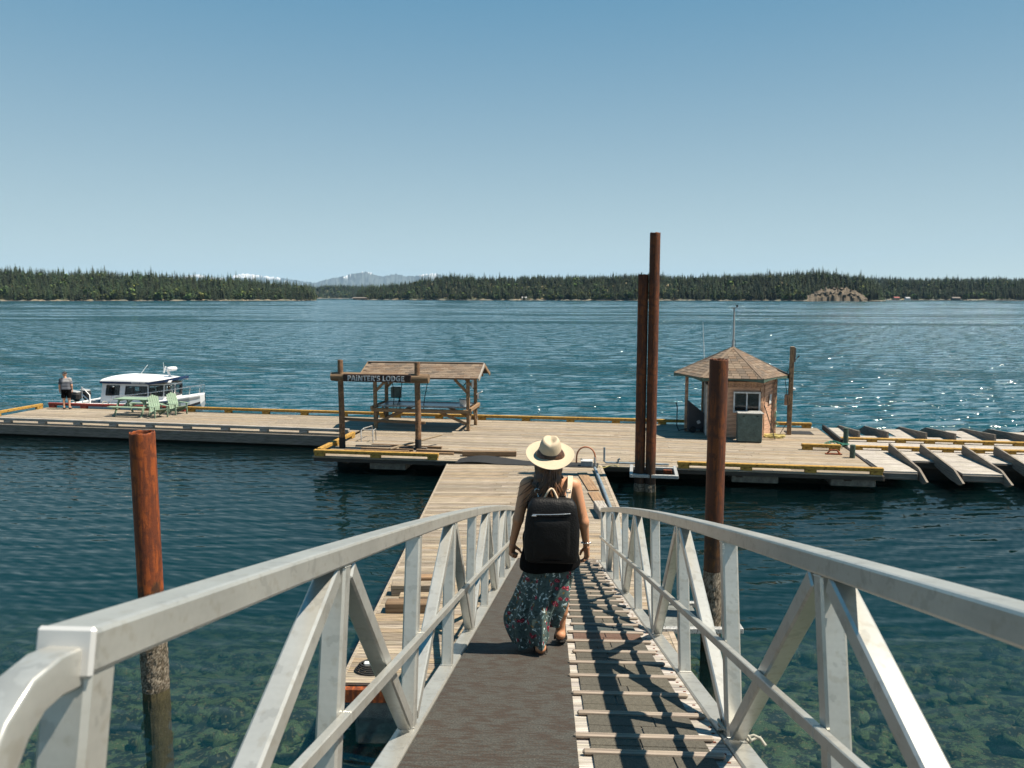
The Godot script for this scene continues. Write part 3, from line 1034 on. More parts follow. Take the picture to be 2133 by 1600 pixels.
func gangway() -> void:
	var g := thing("gangway", "aluminium truss gangway sloping down to the float, felt and cleats on its deck", "gangway", GANG)
	var L := func(lat: float, h: float, al: float) -> Vector3: return Vector3(lat, h, -al)
	var nodes := []
	for k in 10: nodes.append(1.25 + 1.538 * k)
	for side in [RAIL_L, RAIL_R]:
		var inn := signf(-side)
		# arched top rail, with weld lines at some joints
		var hrows := []
		for q in 58:
			var sa := lerpf(1.236, nodes[9] + 0.04, q / 57.0)
			var top := hand_top(sa)
			var ring := []
			for e in [[-0.047, -0.010], [-0.043, -0.003], [-0.036, 0.0], [0.036, 0.0], [0.043, -0.003], [0.047, -0.010], [0.047, -0.066], [0.043, -0.073], [0.036, -0.076], [-0.036, -0.076], [-0.043, -0.073], [-0.047, -0.066]]:
				ring.append(L.call(side + e[0], top + e[1], sa))
			hrows.append(ring)
		var hm := MB.new()
		for q in 57:
			for e in 12:
				hm.quad(hrows[q][e], hrows[q][(e + 1) % 12], hrows[q + 1][(e + 1) % 12], hrows[q + 1][e])
		for e in range(1, 11):
			hm.tri(hrows[0][0], hrows[0][e + 1], hrows[0][e]); hm.tri(hrows[57][0], hrows[57][e], hrows[57][e + 1])
		var hr := part(g, "handrail", hm.mesh(), M.alu)
		for k in [4, 5, 6, 7]:
			var b: float = nodes[k] + 0.05
			var wm := MB.new()
			wm.bar(L.call(side, hand_top(b) - 0.038, b - 0.003), L.call(side, hand_top(b) - 0.038, b + 0.003), 0.0955, 0.0775, Vector3.UP, 0.008)
			part(hr, "weld", wm.mesh(), M.steel)
		for k in 10:
			var al: float = nodes[k] + (0.026 if k == 0 else 0.0)
			var pm := MB.new()
			pm.bar(L.call(side, -0.02, al), L.call(side, hand_top(al) - 0.050, al), 0.082, 0.078, Vector3(0, 0, 1), 0.009)
			var po := part(g, "post", pm.mesh(), M.alu)
			var wl := MB.new()
			wl.bar(L.call(side, hand_top(al) - 0.083, al), L.call(side, hand_top(al) - 0.0775, al), 0.0855, 0.0815, Vector3(0, 0, 1), 0.004)
			wl.bar(L.call(side, -0.001, al), L.call(side, 0.006, al), 0.0875, 0.0835, Vector3(0, 0, 1), 0.003)
			if k > 0: part(po, "weld", wl.mesh(), M.alu)
		for k in 9:                                            # even nodes meet at the bottom, odd ones at the top
			var a: float = nodes[k]
			var b: float = nodes[k + 1]
			var dm := MB.new()
			if k % 2 == 0: dm.bar(L.call(side, 0.035, a + 0.075), L.call(side, hand_top(b) - 0.095, b - 0.085), 0.076, 0.074, Vector3.UP, 0.008)
			else: dm.bar(L.call(side, hand_top(a) - 0.095, a + 0.085), L.call(side, 0.035, b - 0.075), 0.076, 0.074, Vector3.UP, 0.008)
			part(g, "diagonal", dm.mesh(), M.alu)
		var mr := MB.new()
		for k in 9: mr.bar(L.call(side + inn * 0.058, 0.452 + 0.03 * minf(k, 4) / 4.0, nodes[k]), L.call(side + inn * 0.058, 0.452 + 0.03 * minf(k + 1, 4) / 4.0, nodes[k + 1]), 0.034, 0.046, Vector3.UP, 0.004)
		part(g, "mid_rail", mr.mesh(), M.alu)
		var ch := MB.new()
		ch.bar(L.call(side, -0.052, -1.2), L.call(side, -0.052, 15.7), 0.118, 0.1, Vector3.UP, 0.01)
		part(g, "bottom_chord", ch.mesh(), M.alu)
		# the returned end of the top rail, bent down at the upper landing
		var pts := [[1.235, 0.958], [1.185, 0.955], [1.135, 0.938], [1.095, 0.90], [1.065, 0.84], [1.045, 0.76], [1.04, 0.55], [1.04, 0.1]]
		var en := MB.new()
		var rows := []
		for q in pts.size():
			var p: Array = pts[q]
			var p0: Array = pts[maxi(q - 1, 0)]
			var p1: Array = pts[mini(q + 1, pts.size() - 1)]
			var tg := Vector2(p1[0] - p0[0], p1[1] - p0[1]).normalized()
			var nn := Vector2(-tg.y, tg.x) * 0.033
			var row := []
			for s in [[-1, -0.8], [-1, 0.8], [-0.8, 1], [0.8, 1], [1, 0.8], [1, -0.8], [0.8, -1], [-0.8, -1]]:
				row.append(L.call(side + s[0] * 0.031, p[1] + nn.y * s[1], p[0] + nn.x * s[1]))
			rows.append(row)
		en.grid(rows, true, true)
		part(g, "end_loop", en.mesh(), M.alu)
		var wb := MB.new()
		wb.bar(L.call(side, hand_top(1.27) - 0.040, 1.226), L.call(side, hand_top(1.27) - 0.040, 1.238), 0.098, 0.080, Vector3.UP, 0.006)
		part(g, "end_cap", wb.mesh(), M.weld)
	# deck: cross boards
	for k in 112:
		var al := -0.6 + 0.146 * k
		part(g, "deck_plank", cb(1.585, 0.035, 0.138, 0.003), M["pale%d" % (k * 7 % 4)], at(0.092, -0.020 + rng.randf_range(-0.001, 0.001), -al))
	for k in 3:                                               # runners below
		part(g, "joist", cb(0.06, 0.1, 16.4), M.alu, at(-0.5 + k * 0.6, -0.092, -7.5))
	# felt on the walking side, in overlapping lengths
	for k in 4:
		part(g, "felt_mat", cb(0.825, 0.008, 4.1, 0.002), M.felt, at(-0.288 + rng.randf_range(-0.003, 0.003), 0.004 + 0.0015 * k, -(1.45 + k * 4.06)))
	# cleats and grit mats between them
	var al := -0.4
	var bay := 0
	var marks := [4.21, 4.63, 5.08, 5.56, 5.99, 6.40, 6.85]
	while al < 15.6:
		var nx := al + 0.435
		for q in marks:
			if absf(q - nx) < 0.25: nx = q
		var cl := MB.new()
		cl.box(Transform3D(), Vector3(0.70 + rng.randf_range(-0.03, 0.05), 0.030, 0.036), 0.011)
		part(g, "cleat", cl.mesh(), M.cleat, at(0.49 + rng.randf_range(-0.02, 0.02), 0.015, -al, rng.randf_range(-0.02, 0.02)))
		var gk := bay % 2
		if al > 6.6 and al < 7.3: gk = 2
		if al > 7.25 and al < 7.6: gk = 3
		var w := 0.595 + rng.randf_range(-0.02, 0.02)
		for row in 2:
			var cut := w * rng.randf_range(0.3, 0.7)              # two tabs a row, with the slit between them
			var skew := rng.randf_range(-0.012, 0.012)
			for tab in 2:
				var tw := (cut if tab == 0 else w - cut) - 0.007
				var tx := 0.485 - w * 0.5 + (cut * 0.5 if tab == 0 else (cut + w) * 0.5)
				part(g, "grit_mat", cb(tw, 0.007, (nx - al) * 0.5 - 0.012, 0.0015), M["grit%d" % (gk if gk > 1 else (gk + tab * (bay % 3)) % 2)], at(tx, 0.0048 + 0.002 * row, -(al + (nx - al) * (0.27 + 0.48 * row)), skew))
		al = nx; bay += 1
	# nails along the outer strip
	for k in 60:
		part(g, "nail", cb(0.018, 0.006, 0.010, 0.002), M.rust, at(0.845 + rng.randf_range(-0.02, 0.02), 0.0, -(2.6 + k * 0.146 + rng.randf_range(-0.03, 0.03))))
	part(g, "toe_board", cb(1.5, 0.04, 0.34, 0.006), M.deck4, at(0.09, 0.0, -15.75, 0, 0.10))
	# rope made fast to the near bottom joint of the outer truss
	var rp := thing("rope", "short grey rope knotted round the foot of the railing", "rope", GANG)
	for q in 3:
		var pts := []
		for s in 15:
			var an := TAU * s / 14.0 + q
			pts.append(L.call(RAIL_R + 0.062 * cos(an), 0.015 + 0.02 * sin(an * 2 + q) + q * 0.012, 4.385 + 0.085 * sin(an)))
		var tm := MB.new()
		tm.tube(pts, 0.009, 7)
		part(rp, "loop", tm.mesh(), M.rope)
	for q in 2:
		var tm := MB.new()
		var pts := []
		for s in 9: pts.append(L.call(RAIL_R + 0.02 + 0.10 * s / 8.0 + 0.02 * sin(s), 0.03 - 0.05 * pow(s / 8.0, 2.0) + 0.025 * sin(s * 0.9 + q * 2), 4.30 - 0.06 * q - 0.03 * sin(s * 0.7 + q)))
		tm.tube(pts, 0.008, 7)
		part(rp, "tail", tm.mesh(), M.rope)

# ------------------------------------------------------------------ piles
func pile(label: String, p: Vector3, r: float, top: float, band: float, group: String) -> void:
	var t := thing("steel_pile", label, "pile", Transform3D(Basis(), Vector3(p.x, 0, p.z)), group)
	var mb := MB.new()
	var sides := 32
	var wob := func(y: float, an: float) -> float: return 1.0 + 0.006 * sin(3.0 * an + y * 1.3) + 0.004 * sin(7.0 * an + y * 3.1)
	var nz := noise(int(p.x * 100) + 7, 1.0, 3)
	var rows := []
	var prof := []
	for k in 60: prof.append([r, lerpf(band, top - 0.02, k / 59.0)])
	prof.append_array([[r - 0.004, top], [r - 0.016, top], [r - 0.018, top - 0.02], [r - 0.018, top - 1.2]])
	for q in prof:
		var row := []
		for s in sides:
			var an := -TAU * s / sides
			var jag := 0.012 * sin(an * 4.0 + 1.0) * sin(an * 9.0) if q[1] > top - 0.1 else 0.0
			row.append(Vector3(q[0] * wob.call(q[1], an) * cos(an), q[1] + jag, q[0] * wob.call(q[1], an) * sin(an)))
		rows.append(row)
	mb.coloured = true
	mb.grid(rows, true)
	for k in mb.v.size():                                     # algae and damp stain climb from the tide line with a ragged edge
		var v := mb.v[k]
		var e := v.y - band - 0.75 - 0.45 * nz.get_noise_3d(v.x * 7.0, v.y * 0.9, v.z * 7.0) - 0.25 * nz.get_noise_3d(v.x * 20.0, v.y * 4.0, v.z * 20.0)
		if e < 0.0:
			mb.c[k] = Color(0.62, 0.95, 0.85) if nz.get_noise_3d(v.x * 16.0, v.y * 8.0, v.z * 16.0) > 0.12 and e > -0.5 else Color(0.34, 0.50, 0.75)
	part(t, "shaft", mb.mesh(), M.rust if p.x < 0.0 else M.rust_brown)
	# growth below the tide line: lumps of shell, then weed
	for z in 2:
		var y0 := -4.5 if z == 1 else 0.12
		var y1 := 0.12 if z == 1 else band
		var n := 44
		rows = []
		for j in n + 1:
			var y := lerpf(y0, y1, float(j) / n)
			var row := []
			for s in 72:
				var an := -TAU * s / 72
				var q := nz.get_noise_3d(cos(an) * 5.0, y * 7.0, sin(an) * 5.0) * 0.6 + nz.get_noise_3d(cos(an) * 14.0, y * 20.0, sin(an) * 14.0) * 0.5
				var thick := 0.012 + 0.022 * q
				if z == 0: thick *= smoothstep(0.0, 0.25, (band - y) / band) + 0.05
				var rr := r + maxf(thick, 0.002)
				row.append(Vector3(rr * cos(an), y, rr * sin(an)))
			rows.append(row)
		mb = MB.new()
		mb.coloured = true
		mb.grid(rows, true)
		for k in mb.v.size():
			var v := mb.v[k]
			var q := nz.get_noise_3d(v.x * 40.0, v.y * 40.0, v.z * 40.0) + 0.4 * nz.get_noise_3d(v.x * 9.0, v.y * 6.0, v.z * 9.0)
			mb.c[k] = Color(0.52, 0.45, 0.35) if q > 0.05 else (Color(0.24, 0.19, 0.13) if q > -0.25 else Color(0.09, 0.075, 0.045))
		part(t, "weed_growth" if z == 1 else "barnacle_growth", mb.mesh(), M.weed if z == 1 else M.barnacle)

func square_frame(t: Node3D, called: String, a: Vector3, b: Vector3, s: float, m: Material) -> void:
	var mb := MB.new()
	mb.bar(a, b, s, s, Vector3.UP, 0.008)
	part(t, called, mb.mesh(), m)

func piles() -> void:
	pile("rusty steel pile standing alone in the water beside the gangway", Vector3(-5.25, 0, -10.75), 0.172, 3.95, 0.95, "rusty mooring piles")
	pile("thick rusty pile standing in front of the hut, held by a white steel bracket", Vector3(3.33, 0, -12.32), 0.148, 4.86, 1.35, "rusty mooring piles")
	pile("tallest rusty pile, one of a touching pair at the dock's edge", Vector3(4.10, 0, -22.32), 0.150, 7.68, 0.35, "rusty mooring piles")
	pile("shorter rusty pile of the touching pair at the dock's edge", Vector3(3.80, 0, -22.42), 0.150, 6.50, 0.35, "rusty mooring piles")
	# guide brackets that hold the piles to the floats
	var t := thing("pile_bracket", "white steel bracket round the pair of tall piles", "bracket", dock(4.15, 0.6, 0))
	var w := 0.62
	square_frame(t, "front_bar", Vector3(-w, 0, 1.36), Vector3(w, 0, 1.36), 0.10, M.galv)
	for s in [-1.0, 1.0]: square_frame(t, "side_bar", Vector3(s * (w + 0.04), 0.003, 0.05), Vector3(s * (w + 0.04), 0.003, 1.43), 0.10, M.galv)
	square_frame(t, "back_plate", Vector3(-w, 0.002, 0.30), Vector3(w, 0.002, 0.30), 0.09, M.galv)
	square_frame(t, "roller", Vector3(0.30, -0.01, 0.62), Vector3(0.55, -0.01, 0.62), 0.11, M.rust)
	t = thing("pile_bracket", "white steel bracket round the pile beside the gangway", "bracket", at(2.62, 0.56, -12.28, -0.01))
	square_frame(t, "front_bar", Vector3(-0.25, 0, 0.52), Vector3(1.02, 0, 0.52), 0.09, M.galv)
	square_frame(t, "back_bar", Vector3(-0.25, 0, -0.52), Vector3(1.02, 0, -0.52), 0.09, M.galv)
	square_frame(t, "outer_bar", Vector3(1.03, 0.003, -0.56), Vector3(1.03, 0.003, 0.56), 0.09, M.galv)
	var pl := MB.new()
	pl.box(at(0.12, -0.008, 0), Vector3(0.72, 0.02, 0.93), 0.003)
	part(t, "plate", pl.mesh(), M.concrete)

# ------------------------------------------------------------------ floats
func planks(o: Node3D, x0: float, x1: float, z0: float, z1: float, w: float, segs: int, y: float, set_: String, kinds: int, along_x := true) -> void:
	var n := int(round((z1 - z0) / w))
	var lens := {}
	for k in n:
		var cuts := [x0]
		for s in segs - 1: cuts.append(lerpf(x0, x1, (s + 1.0) / segs) + rng.randf_range(-0.32, 0.32) * (x1 - x0) / segs)
		cuts.append(x1)
		for s in segs:
			var l: float = snappedf(cuts[s + 1] - cuts[s] - 0.008, 0.15) if s < segs - 1 else 0.0
			if s < segs - 1: cuts[s + 1] = cuts[s] + l + 0.008
			else: l = snappedf(cuts[s + 1] - cuts[s], 0.15)
			var c: float = cuts[s] + l * 0.5
			var at_z := z0 + (k + 0.5) * (z1 - z0) / n
			var m: Mesh = cb(l, 0.045, w - 0.009, 0.004)
			part(o, "plank", m, M["%s%d" % [set_, rng.randi() % kinds]], at(c, y - 0.0225 + rng.randf_range(-0.003, 0.002), at_z, rng.randf_range(-0.0006, 0.0006)) if along_x else Transform3D(Basis(Vector3.UP, PI / 2), Vector3(at_z, y - 0.0225 + rng.randf_range(-0.003, 0.002), c)))

func bull_rail(o: Node3D, a: Vector3, b: Vector3, m: Material, gap := 1.6, lift := 0.10, thick := 0.12) -> void:
	var L := a.distance_to(b)
	var x := between(a, b)
	var mb := MB.new()
	mb.box(Transform3D(), Vector3(L, thick, 0.15), 0.016)
	var r := part(o, "bull_rail", mb.mesh(), m, x * at(0, lift + thick * 0.5, 0))
	var n := maxi(2, int(round(L / gap)) + 1)
	for k in n:
		part(r, "rail_block", cb(0.34, lift, 0.145, 0.006), m, at(lerpf(-L / 2 + 0.2, L / 2 - 0.2, k / (n - 1.0)), -thick * 0.5 - lift / 2.0 + 0.001, 0))

func float_blocks(o: Node3D, spots: Array, depth: float) -> void:
	for s in spots:
		part(o, "float_block", cb(s[1], 0.34, depth, 0.02), M.concrete, at(s[0], 0.26, s[2]))

func floats() -> void:
	# walkway float under the gangway's foot; its own axes: x across, z towards the camera
	var f := thing("walkway_float", "planked walkway float leading from the gangway's foot to the dock", "float", at(0.2, 0, -17.05, -0.022))
	planks(f, -2.4, 2.4, -7.0, 7.0, 0.146, 2, DECK, "deck", 8)
	for s in [-1.0, 1.0]:
		part(f, "side_beam", cb(0.09, 0.24, 14.0, 0.01), M.dark_wood, at(s * 2.35, DECK - 0.17, 0))
	part(f, "edge_strip", cb(0.05, 0.035, 14.0, 0.006), M.deck6, at(-2.42, DECK - 0.01, 0))
	part(f, "edge_strip", cb(0.09, 0.04, 14.0, 0.006), M.deck2, at(2.445, DECK - 0.012, 0))
	part(f, "end_beam", cb(4.8, 0.2, 0.09, 0.01), M.rust, at(0, DECK - 0.15, 7.05))
	for k in 4: part(f, "cross_beam", cb(4.6, 0.2, 0.12), M.dark_wood, at(0, DECK - 0.15, -6 + k * 3.9))
	for k in 5:
		part(f, "float_block", cb(1.5, 0.7, 1.9, 0.04), M.concrete, at(-1.5, -0.06, -5.6 + k * 2.9))
		part(f, "float_block", cb(1.5, 0.7, 1.9, 0.04), M.concrete, at(1.5, -0.06, -5.6 + k * 2.9))
	part(f, "float_log", cb(4.3, 0.26, 0.4, 0.06), M.barnacle, at(0, 0.06, 6.75))
	# main dock
	var o := thing("main_dock", "broad planked dock carrying the hut, the shelter and the sign", "dock", dock(0, 0, 0))
	planks(o, -7.1, 11.0, -8.55, -0.02, 0.158, 5, DECK, "deck", 8)
	part(o, "edge_beam", cb(18.0, 0.12, 0.08, 0.01), M.dark_wood, at(1.95, DECK - 0.11, -0.07))
	part(o, "edge_beam", cb(18.0, 0.16, 0.08, 0.01), M.grey_wood, at(1.95, DECK - 0.13, -8.5))
	part(o, "end_beam", cb(0.08, 0.16, 8.3, 0.01), M.dark_wood, at(-7.05, DECK - 0.13, -4.3))
	part(o, "end_beam", cb(0.08, 0.16, 8.3, 0.01), M.dark_wood, at(10.98, DECK - 0.13, -4.3))
	for k in 6: part(o, "cross_beam", cb(0.2, 0.2, 8.2), M.dark_wood, at(-6 + k * 3.2, DECK - 0.15, -4.3))
	float_blocks(o, [[-4.6, 1.25, -1.5], [7.3, 1.4, -1.5], [10.2, 1.3, -1.5], [1.2, 1.3, -1.6], [-6.0, 1.2, -7], [4, 1.3, -7], [8.5, 1.3, -7], [0, 1.3, -7]], 2.2)
	part(o, "dark_void_float", cb(17.6, 0.5, 5.6), M.black, at(1.95, 0.1, -4.4))  # black float mass; its black stands in for the dark void under the deck
	bull_rail(o, Vector3(-7.05, DECK, -0.1), Vector3(-2.75, DECK, -0.1), M.yellow, 1.95)
	bull_rail(o, Vector3(-6.98, DECK, -0.35), Vector3(-6.98, DECK, -3.6), M.yellow, 1.6)
	bull_rail(o, Vector3(4.9, DECK, -0.1), Vector3(10.95, DECK, -0.1), M.yellow, 1.9)
	bull_rail(o, Vector3(-7.0, DECK, -8.45), Vector3(10.7, DECK, -8.45), M.yellow, 1.9)
	bull_rail(o, Vector3(9.35, DECK, -3.75), Vector3(10.65, DECK, -3.75), M.yellow, 1.0)
	# long dock that runs to the boat's berth
	var l := thing("long_dock", "narrow planked dock reaching out to the white boat", "dock", dock(-24.6, 0, 4.55, -0.03))
	planks(l, 0.0, 17.2, -4.42, 0.0, 0.158, 4, DECK, "deck", 8)
	part(l, "edge_beam", cb(17.2, 0.40, 0.10, 0.01), M.grey_wood, at(8.6, DECK - 0.25, 0.052))
	part(l, "edge_beam", cb(17.2, 0.3, 0.08, 0.01), M.grey_wood, at(8.6, DECK - 0.2, -4.45))
	part(l, "end_beam", cb(0.08, 0.3, 4.3, 0.01), M.grey_wood, at(-0.04, DECK - 0.2, -2.2))
	part(l, "dark_void_float", cb(16.8, 0.6, 3.4), M.black, at(8.6, 0.0, -2.2))  # black block supplies the shade below the long dock
	bull_rail(l, Vector3(0.0, DECK, -0.08), Vector3(17.25, DECK, -0.08), M.pale3, 1.75, 0.10)
	bull_rail(l, Vector3(0.1, DECK, -4.34), Vector3(7.4, DECK, -4.34), M.red, 2.0, 0.12)
	bull_rail(l, Vector3(7.5, DECK, -4.34), Vector3(17.3, DECK, -4.34), M.yellow, 1.9, 0.12)
	bull_rail(l, Vector3(0.02, DECK, -1.2), Vector3(0.02, DECK, -4.0), M.yellow, 2.6, 0.12)
	# slip dock with bow fins along both sides
	var s := thing("slip_dock", "sun-bleached slip dock with slanted bow fins along its edges", "dock", dock(11.12, 0, 2.55))
	planks(s, 0.0, 9.3, -4.6, 0.0, 0.155, 2, DECK - 0.03, "pale", 4)
	for k in 4:
		var w: float = [1.0, 1.15, 1.15, 1.15][k]
		var c: float = [0.55, 2.9, 5.25, 7.6][k]
		for q in 11:
			part(s, "finger_plank", cb(w, 0.045, 0.146, 0.004), M["pale%d" % (rng.randi() % 4)], at(c, DECK - 0.053, 0.085 + q * 0.155))
			part(s, "finger_plank", cb(w, 0.045, 0.146, 0.004), M["pale%d" % (rng.randi() % 4)], at(c + 0.1, DECK - 0.053, -4.69 - q * 0.155))
		part(s, "finger_beam", cb(w, 0.2, 0.08, 0.01), M.grey_wood, at(c, DECK - 0.18, 1.72))
		part(s, "finger_beam", cb(0.08, 0.2, 1.6, 0.01), M.dark_wood, at(c - w * 0.5 + 0.04, DECK - 0.18, 0.86))
		part(s, "finger_beam", cb(0.08, 0.2, 1.6, 0.01), M.dark_wood, at(c + w * 0.5 - 0.04, DECK - 0.18, 0.86))
	part(s, "edge_beam", cb(9.3, 0.2, 0.08, 0.01), M.dark_wood, at(4.65, DECK - 0.18, -0.02))
	part(s, "dark_void_float", cb(9.0, 0.5, 4.2), M.black, at(4.65, 0.1, -2.3))  # black block paints in the shaded space under the slip dock
	bull_rail(s, Vector3(0.0, DECK - 0.03, -1.65), Vector3(9.3, DECK - 0.03, -1.65), M.yellow, 1.05, 0.07, 0.085)
	bull_rail(s, Vector3(-0.05, DECK - 0.03, -3.25), Vector3(9.3, DECK - 0.03, -3.25), M.yellow, 1.05, 0.07, 0.085)
	var fin := MB.new()
	fin.prism(PackedVector2Array([Vector2(0, -0.02), Vector2(2.6, -0.33), Vector2(3.35, -0.36), Vector2(3.62, -0.24), Vector2(2.9, 0.03), Vector2(0.05, 0.28)]), -0.032, 0.032)
	var fm := fin.mesh()
	for k in 7:
		var x: float = [1.15, 2.16, 3.50, 4.50, 5.85, 6.85, 8.2][k]
		part(s, "bow_fin", fm, M.fin, at(x, DECK + 0.02, -1.35, -PI / 2))
		if k < 7: part(s, "bow_fin", fm, M.fin, at(x - 0.35, DECK + 0.02, -3.6, PI / 2))
	var jt := MB.new()
	jt.bar(Vector3(10.98, DECK + 0.006, -0.9), Vector3(11.0, DECK + 0.006, -4.6), 0.10, 0.05)
	jt.bar(Vector3(11.0, DECK + 0.08, -5.0), Vector3(11.12, DECK + 0.08, -8.3), 0.09, 0.20)
	one("joint_strip", "black strip over the joint between the main and the slip dock", "strip", jt.mesh(), M.rubber, dock(0, 0, 0))

# ------------------------------------------------------------------ things on the dock
func text_mesh(s: String, size: float, depth: float, bold := true) -> TextMesh:
	var t := TextMesh.new()
	var f := SystemFont.new()
	f.font_names = PackedStringArray(["Droid Sans"])
	f.font_weight = 700 if bold else 400
	t.font = f
	t.text = s
	t.font_size = 64
	t.pixel_size = size / 64.0
	t.depth = depth
	return t

func sign_frame() -> void:
	var t := thing("dock_sign", "log sign frame with carved white lettering on a dark board", "sign", dock(-5.25, DECK, 1.58, 0.02))
	for s in [[-1.38, 3.12], [1.38, 3.08]]:
		var mb := MB.new()
		mb.tube([Vector3(s[0], 0.02, 0), Vector3(s[0] + 0.01, 1.2, 0), Vector3(s[0] - 0.005, 2.3, 0.005), Vector3(s[0], s[1], 0)], [0.105, 0.102, 0.098, 0.093], 18)
		var p := part(t, "post", mb.mesh(), M.timber_up)
		var w := MB.new()
		w.tube([Vector3(s[0], 0.0, 0), Vector3(s[0], 0.38, 0)], 0.112, 18)
		part(p, "black_sleeve", w.mesh(), M.black)
	var lg := MB.new()
	lg.tube([Vector3(-1.72, 2.53, -0.03), Vector3(-1.50, 2.53, -0.03), Vector3(1.45, 2.50, -0.03), Vector3(1.78, 2.50, -0.03)], [0.15, 0.165, 0.165, 0.155], 16)
	var beam := part(t, "cross_log", lg.mesh(), M.timber)
	var bd := MB.new()
	bd.box(at(-0.02, 2.515, 0.128), Vector3(2.44, 0.27, 0.06), 0.02)
	part(beam, "board", bd.mesh(), M.sign_board)
	part(beam, "lettering", text_mesh("PAiNTER'S LODGE", 0.245, 0.025), M.letter, at(-0.06, 2.50, 0.166))
	var lo := MB.new()
	lo.bar(Vector3(-1.5, 1.02, -0.12), Vector3(1.62, 0.94, -0.12), 0.09, 0.10, Vector3.UP, 0.02)
	part(t, "lower_rail", lo.mesh(), M.timber)

func shelter() -> void:
	var t := thing("shelter", "open timber shelter with a shingled gable roof over a steel cleaning table", "shelter", dock(-4.88, DECK, 6.35))
	var w := 1.92
	for sx in [-1.0, 1.0]:
		for sz in [-0.72, 0.72]:
			part(t, "post", cb(0.13, 2.08, 0.13, 0.01), M.tan_up, at(sx * w, 1.04, sz))
			var br := MB.new()
			br.bar(Vector3(sx * w, 1.50, sz), Vector3(sx * (w - 0.55), 2.06, sz), 0.09, 0.10, Vector3.UP, 0.008)
			part(t, "knee_brace", br.mesh(), M.tan)
		var fo := MB.new()
		fo.bar(Vector3(sx * w, 0.05, 0.74), Vector3(sx * (w + 0.02), 0.75, 0.25), 0.06, 0.09, Vector3.UP, 0.006)
		fo.bar(Vector3(sx * w, 0.05, -0.74), Vector3(sx * (w + 0.02), 0.75, -0.25), 0.06, 0.09, Vector3.UP, 0.006)
		part(t, "end_brace", fo.mesh(), M.tan)
		part(t, "end_rail", cb(0.10, 0.14, 1.75, 0.01), M.tan, at(sx * (w + 0.115), 0.86, 0))
	for sz in [-0.72, 0.72]:
		part(t, "eave_beam", cb(4.5, 0.16, 0.10, 0.01), M.tan, at(0, 2.13, sz))
		part(t, "table_rail", cb(4.1, 0.15, 0.09, 0.008), M.tan, at(0, 0.78, sz + signf(sz) * 0.11))
		var lb := MB.new()
		lb.bar(Vector3(-w, 0.24, sz), Vector3(-w + 1.15, 0.72, sz), 0.07, 0.10, Vector3.UP, 0.006)
		lb.bar(Vector3(w, 0.24, sz), Vector3(w - 1.15, 0.72, sz), 0.07, 0.10, Vector3.UP, 0.006)
		part(t, "table_brace", lb.mesh(), M.tan)
	var tt := MB.new()
	tt.box(at(0, 0.90, 0), Vector3(3.7, 0.04, 1.30), 0.006)
	tt.bar(Vector3(-1.85, 0.935, 0.64), Vector3(1.85, 0.935, 0.64), 0.02, 0.05)
	tt.bar(Vector3(-1.85, 0.935, -0.64), Vector3(1.85, 0.935, -0.64), 0.02, 0.05)
	part(t, "table_top", tt.mesh(), M.steel)
	# roof: sheathing, barge boards, and shingles in courses on both slopes
	var run := 1.18
	var eave := 2.07
	var ridge := 2.56
	var half := 2.42
	var sl := atan2(ridge - eave, run)
	var ln := sqrt(run * run + (ridge - eave) * (ridge - eave))
	for sg in [1.0, -1.0]:
		var face := Transform3D(Basis(Vector3.UP, 0.0 if sg > 0 else PI), Vector3.ZERO) * Transform3D(Basis(Vector3.RIGHT, sl), Vector3(0, (ridge + eave) * 0.5 + 0.06, run * 0.5))
		var sh := part(t, "roof_sheet", cb(half * 2.0, 0.03, ln - 0.02), M.dark_wood, face)
		for r in 8:
			for k in 16:
				var x := -half + 0.15 + k * 0.303 + (0.15 if r % 2 else 0.0)
				if x > half + 0.02: continue
				part(sh, "shingle", cb(0.288 if x < half - 0.1 else 0.15, 0.026, 0.24, 0.0), M["shingle%d" % (rng.randi() % 6)], at(minf(x, half - 0.075), 0.026, ln * 0.5 - 0.10 - r * (ln - 0.14) / 8.0, 0, -0.06))
		for sx in [-1.0, 1.0]:
			part(t, "barge_board", cb(0.04, 0.13, ln + 0.03, 0.004), M.pale1 if sx > 0 else M.tan, Transform3D(face.basis, face.origin) * at(sx * (half + 0.022), -0.03, 0))
	part(t, "ridge_cap", cb(half * 2.0, 0.03, 0.2, 0.008), M.shingle3, at(0, ridge + 0.095, 0))
	for sx in [-1.0, 1.0]:
		var gb := MB.new()
		gb.prism(PackedVector2Array([Vector2(-0.72, 0), Vector2(0.72, 0), Vector2(0, 0.34)]), -0.02, 0.02, at(sx * (w + 0.02), 2.18, 0, PI / 2))
		part(t, "gable_board", gb.mesh(), M.timber)
	# what hangs in it
	var eb := thing("electrical_box", "grey-green electrical box hanging on a shelter post", "electrical box", dock(-6.35, DECK + 1.32, 7.0))
	part(eb, "case", cb(0.42, 0.46, 0.18, 0.012), M.cabinet)
	var co := MB.new()
	co.tube([Vector3(0.15, -0.22, 0.05), Vector3(0.17, -0.5, 0.05), Vector3(0.16, -0.78, 0.0)], 0.025, 8)
	part(eb, "conduit", co.mesh(), M.black)
	var hl := [[-1.32, "black hose hanging from the shelter's eave at its electrical box end"], [-0.98, "second black hose hanging from the shelter's eave"], [0.12, "black hose hanging behind the sign's post"], [1.4, "short looped hose under the shelter's eave near its knee brace"]]
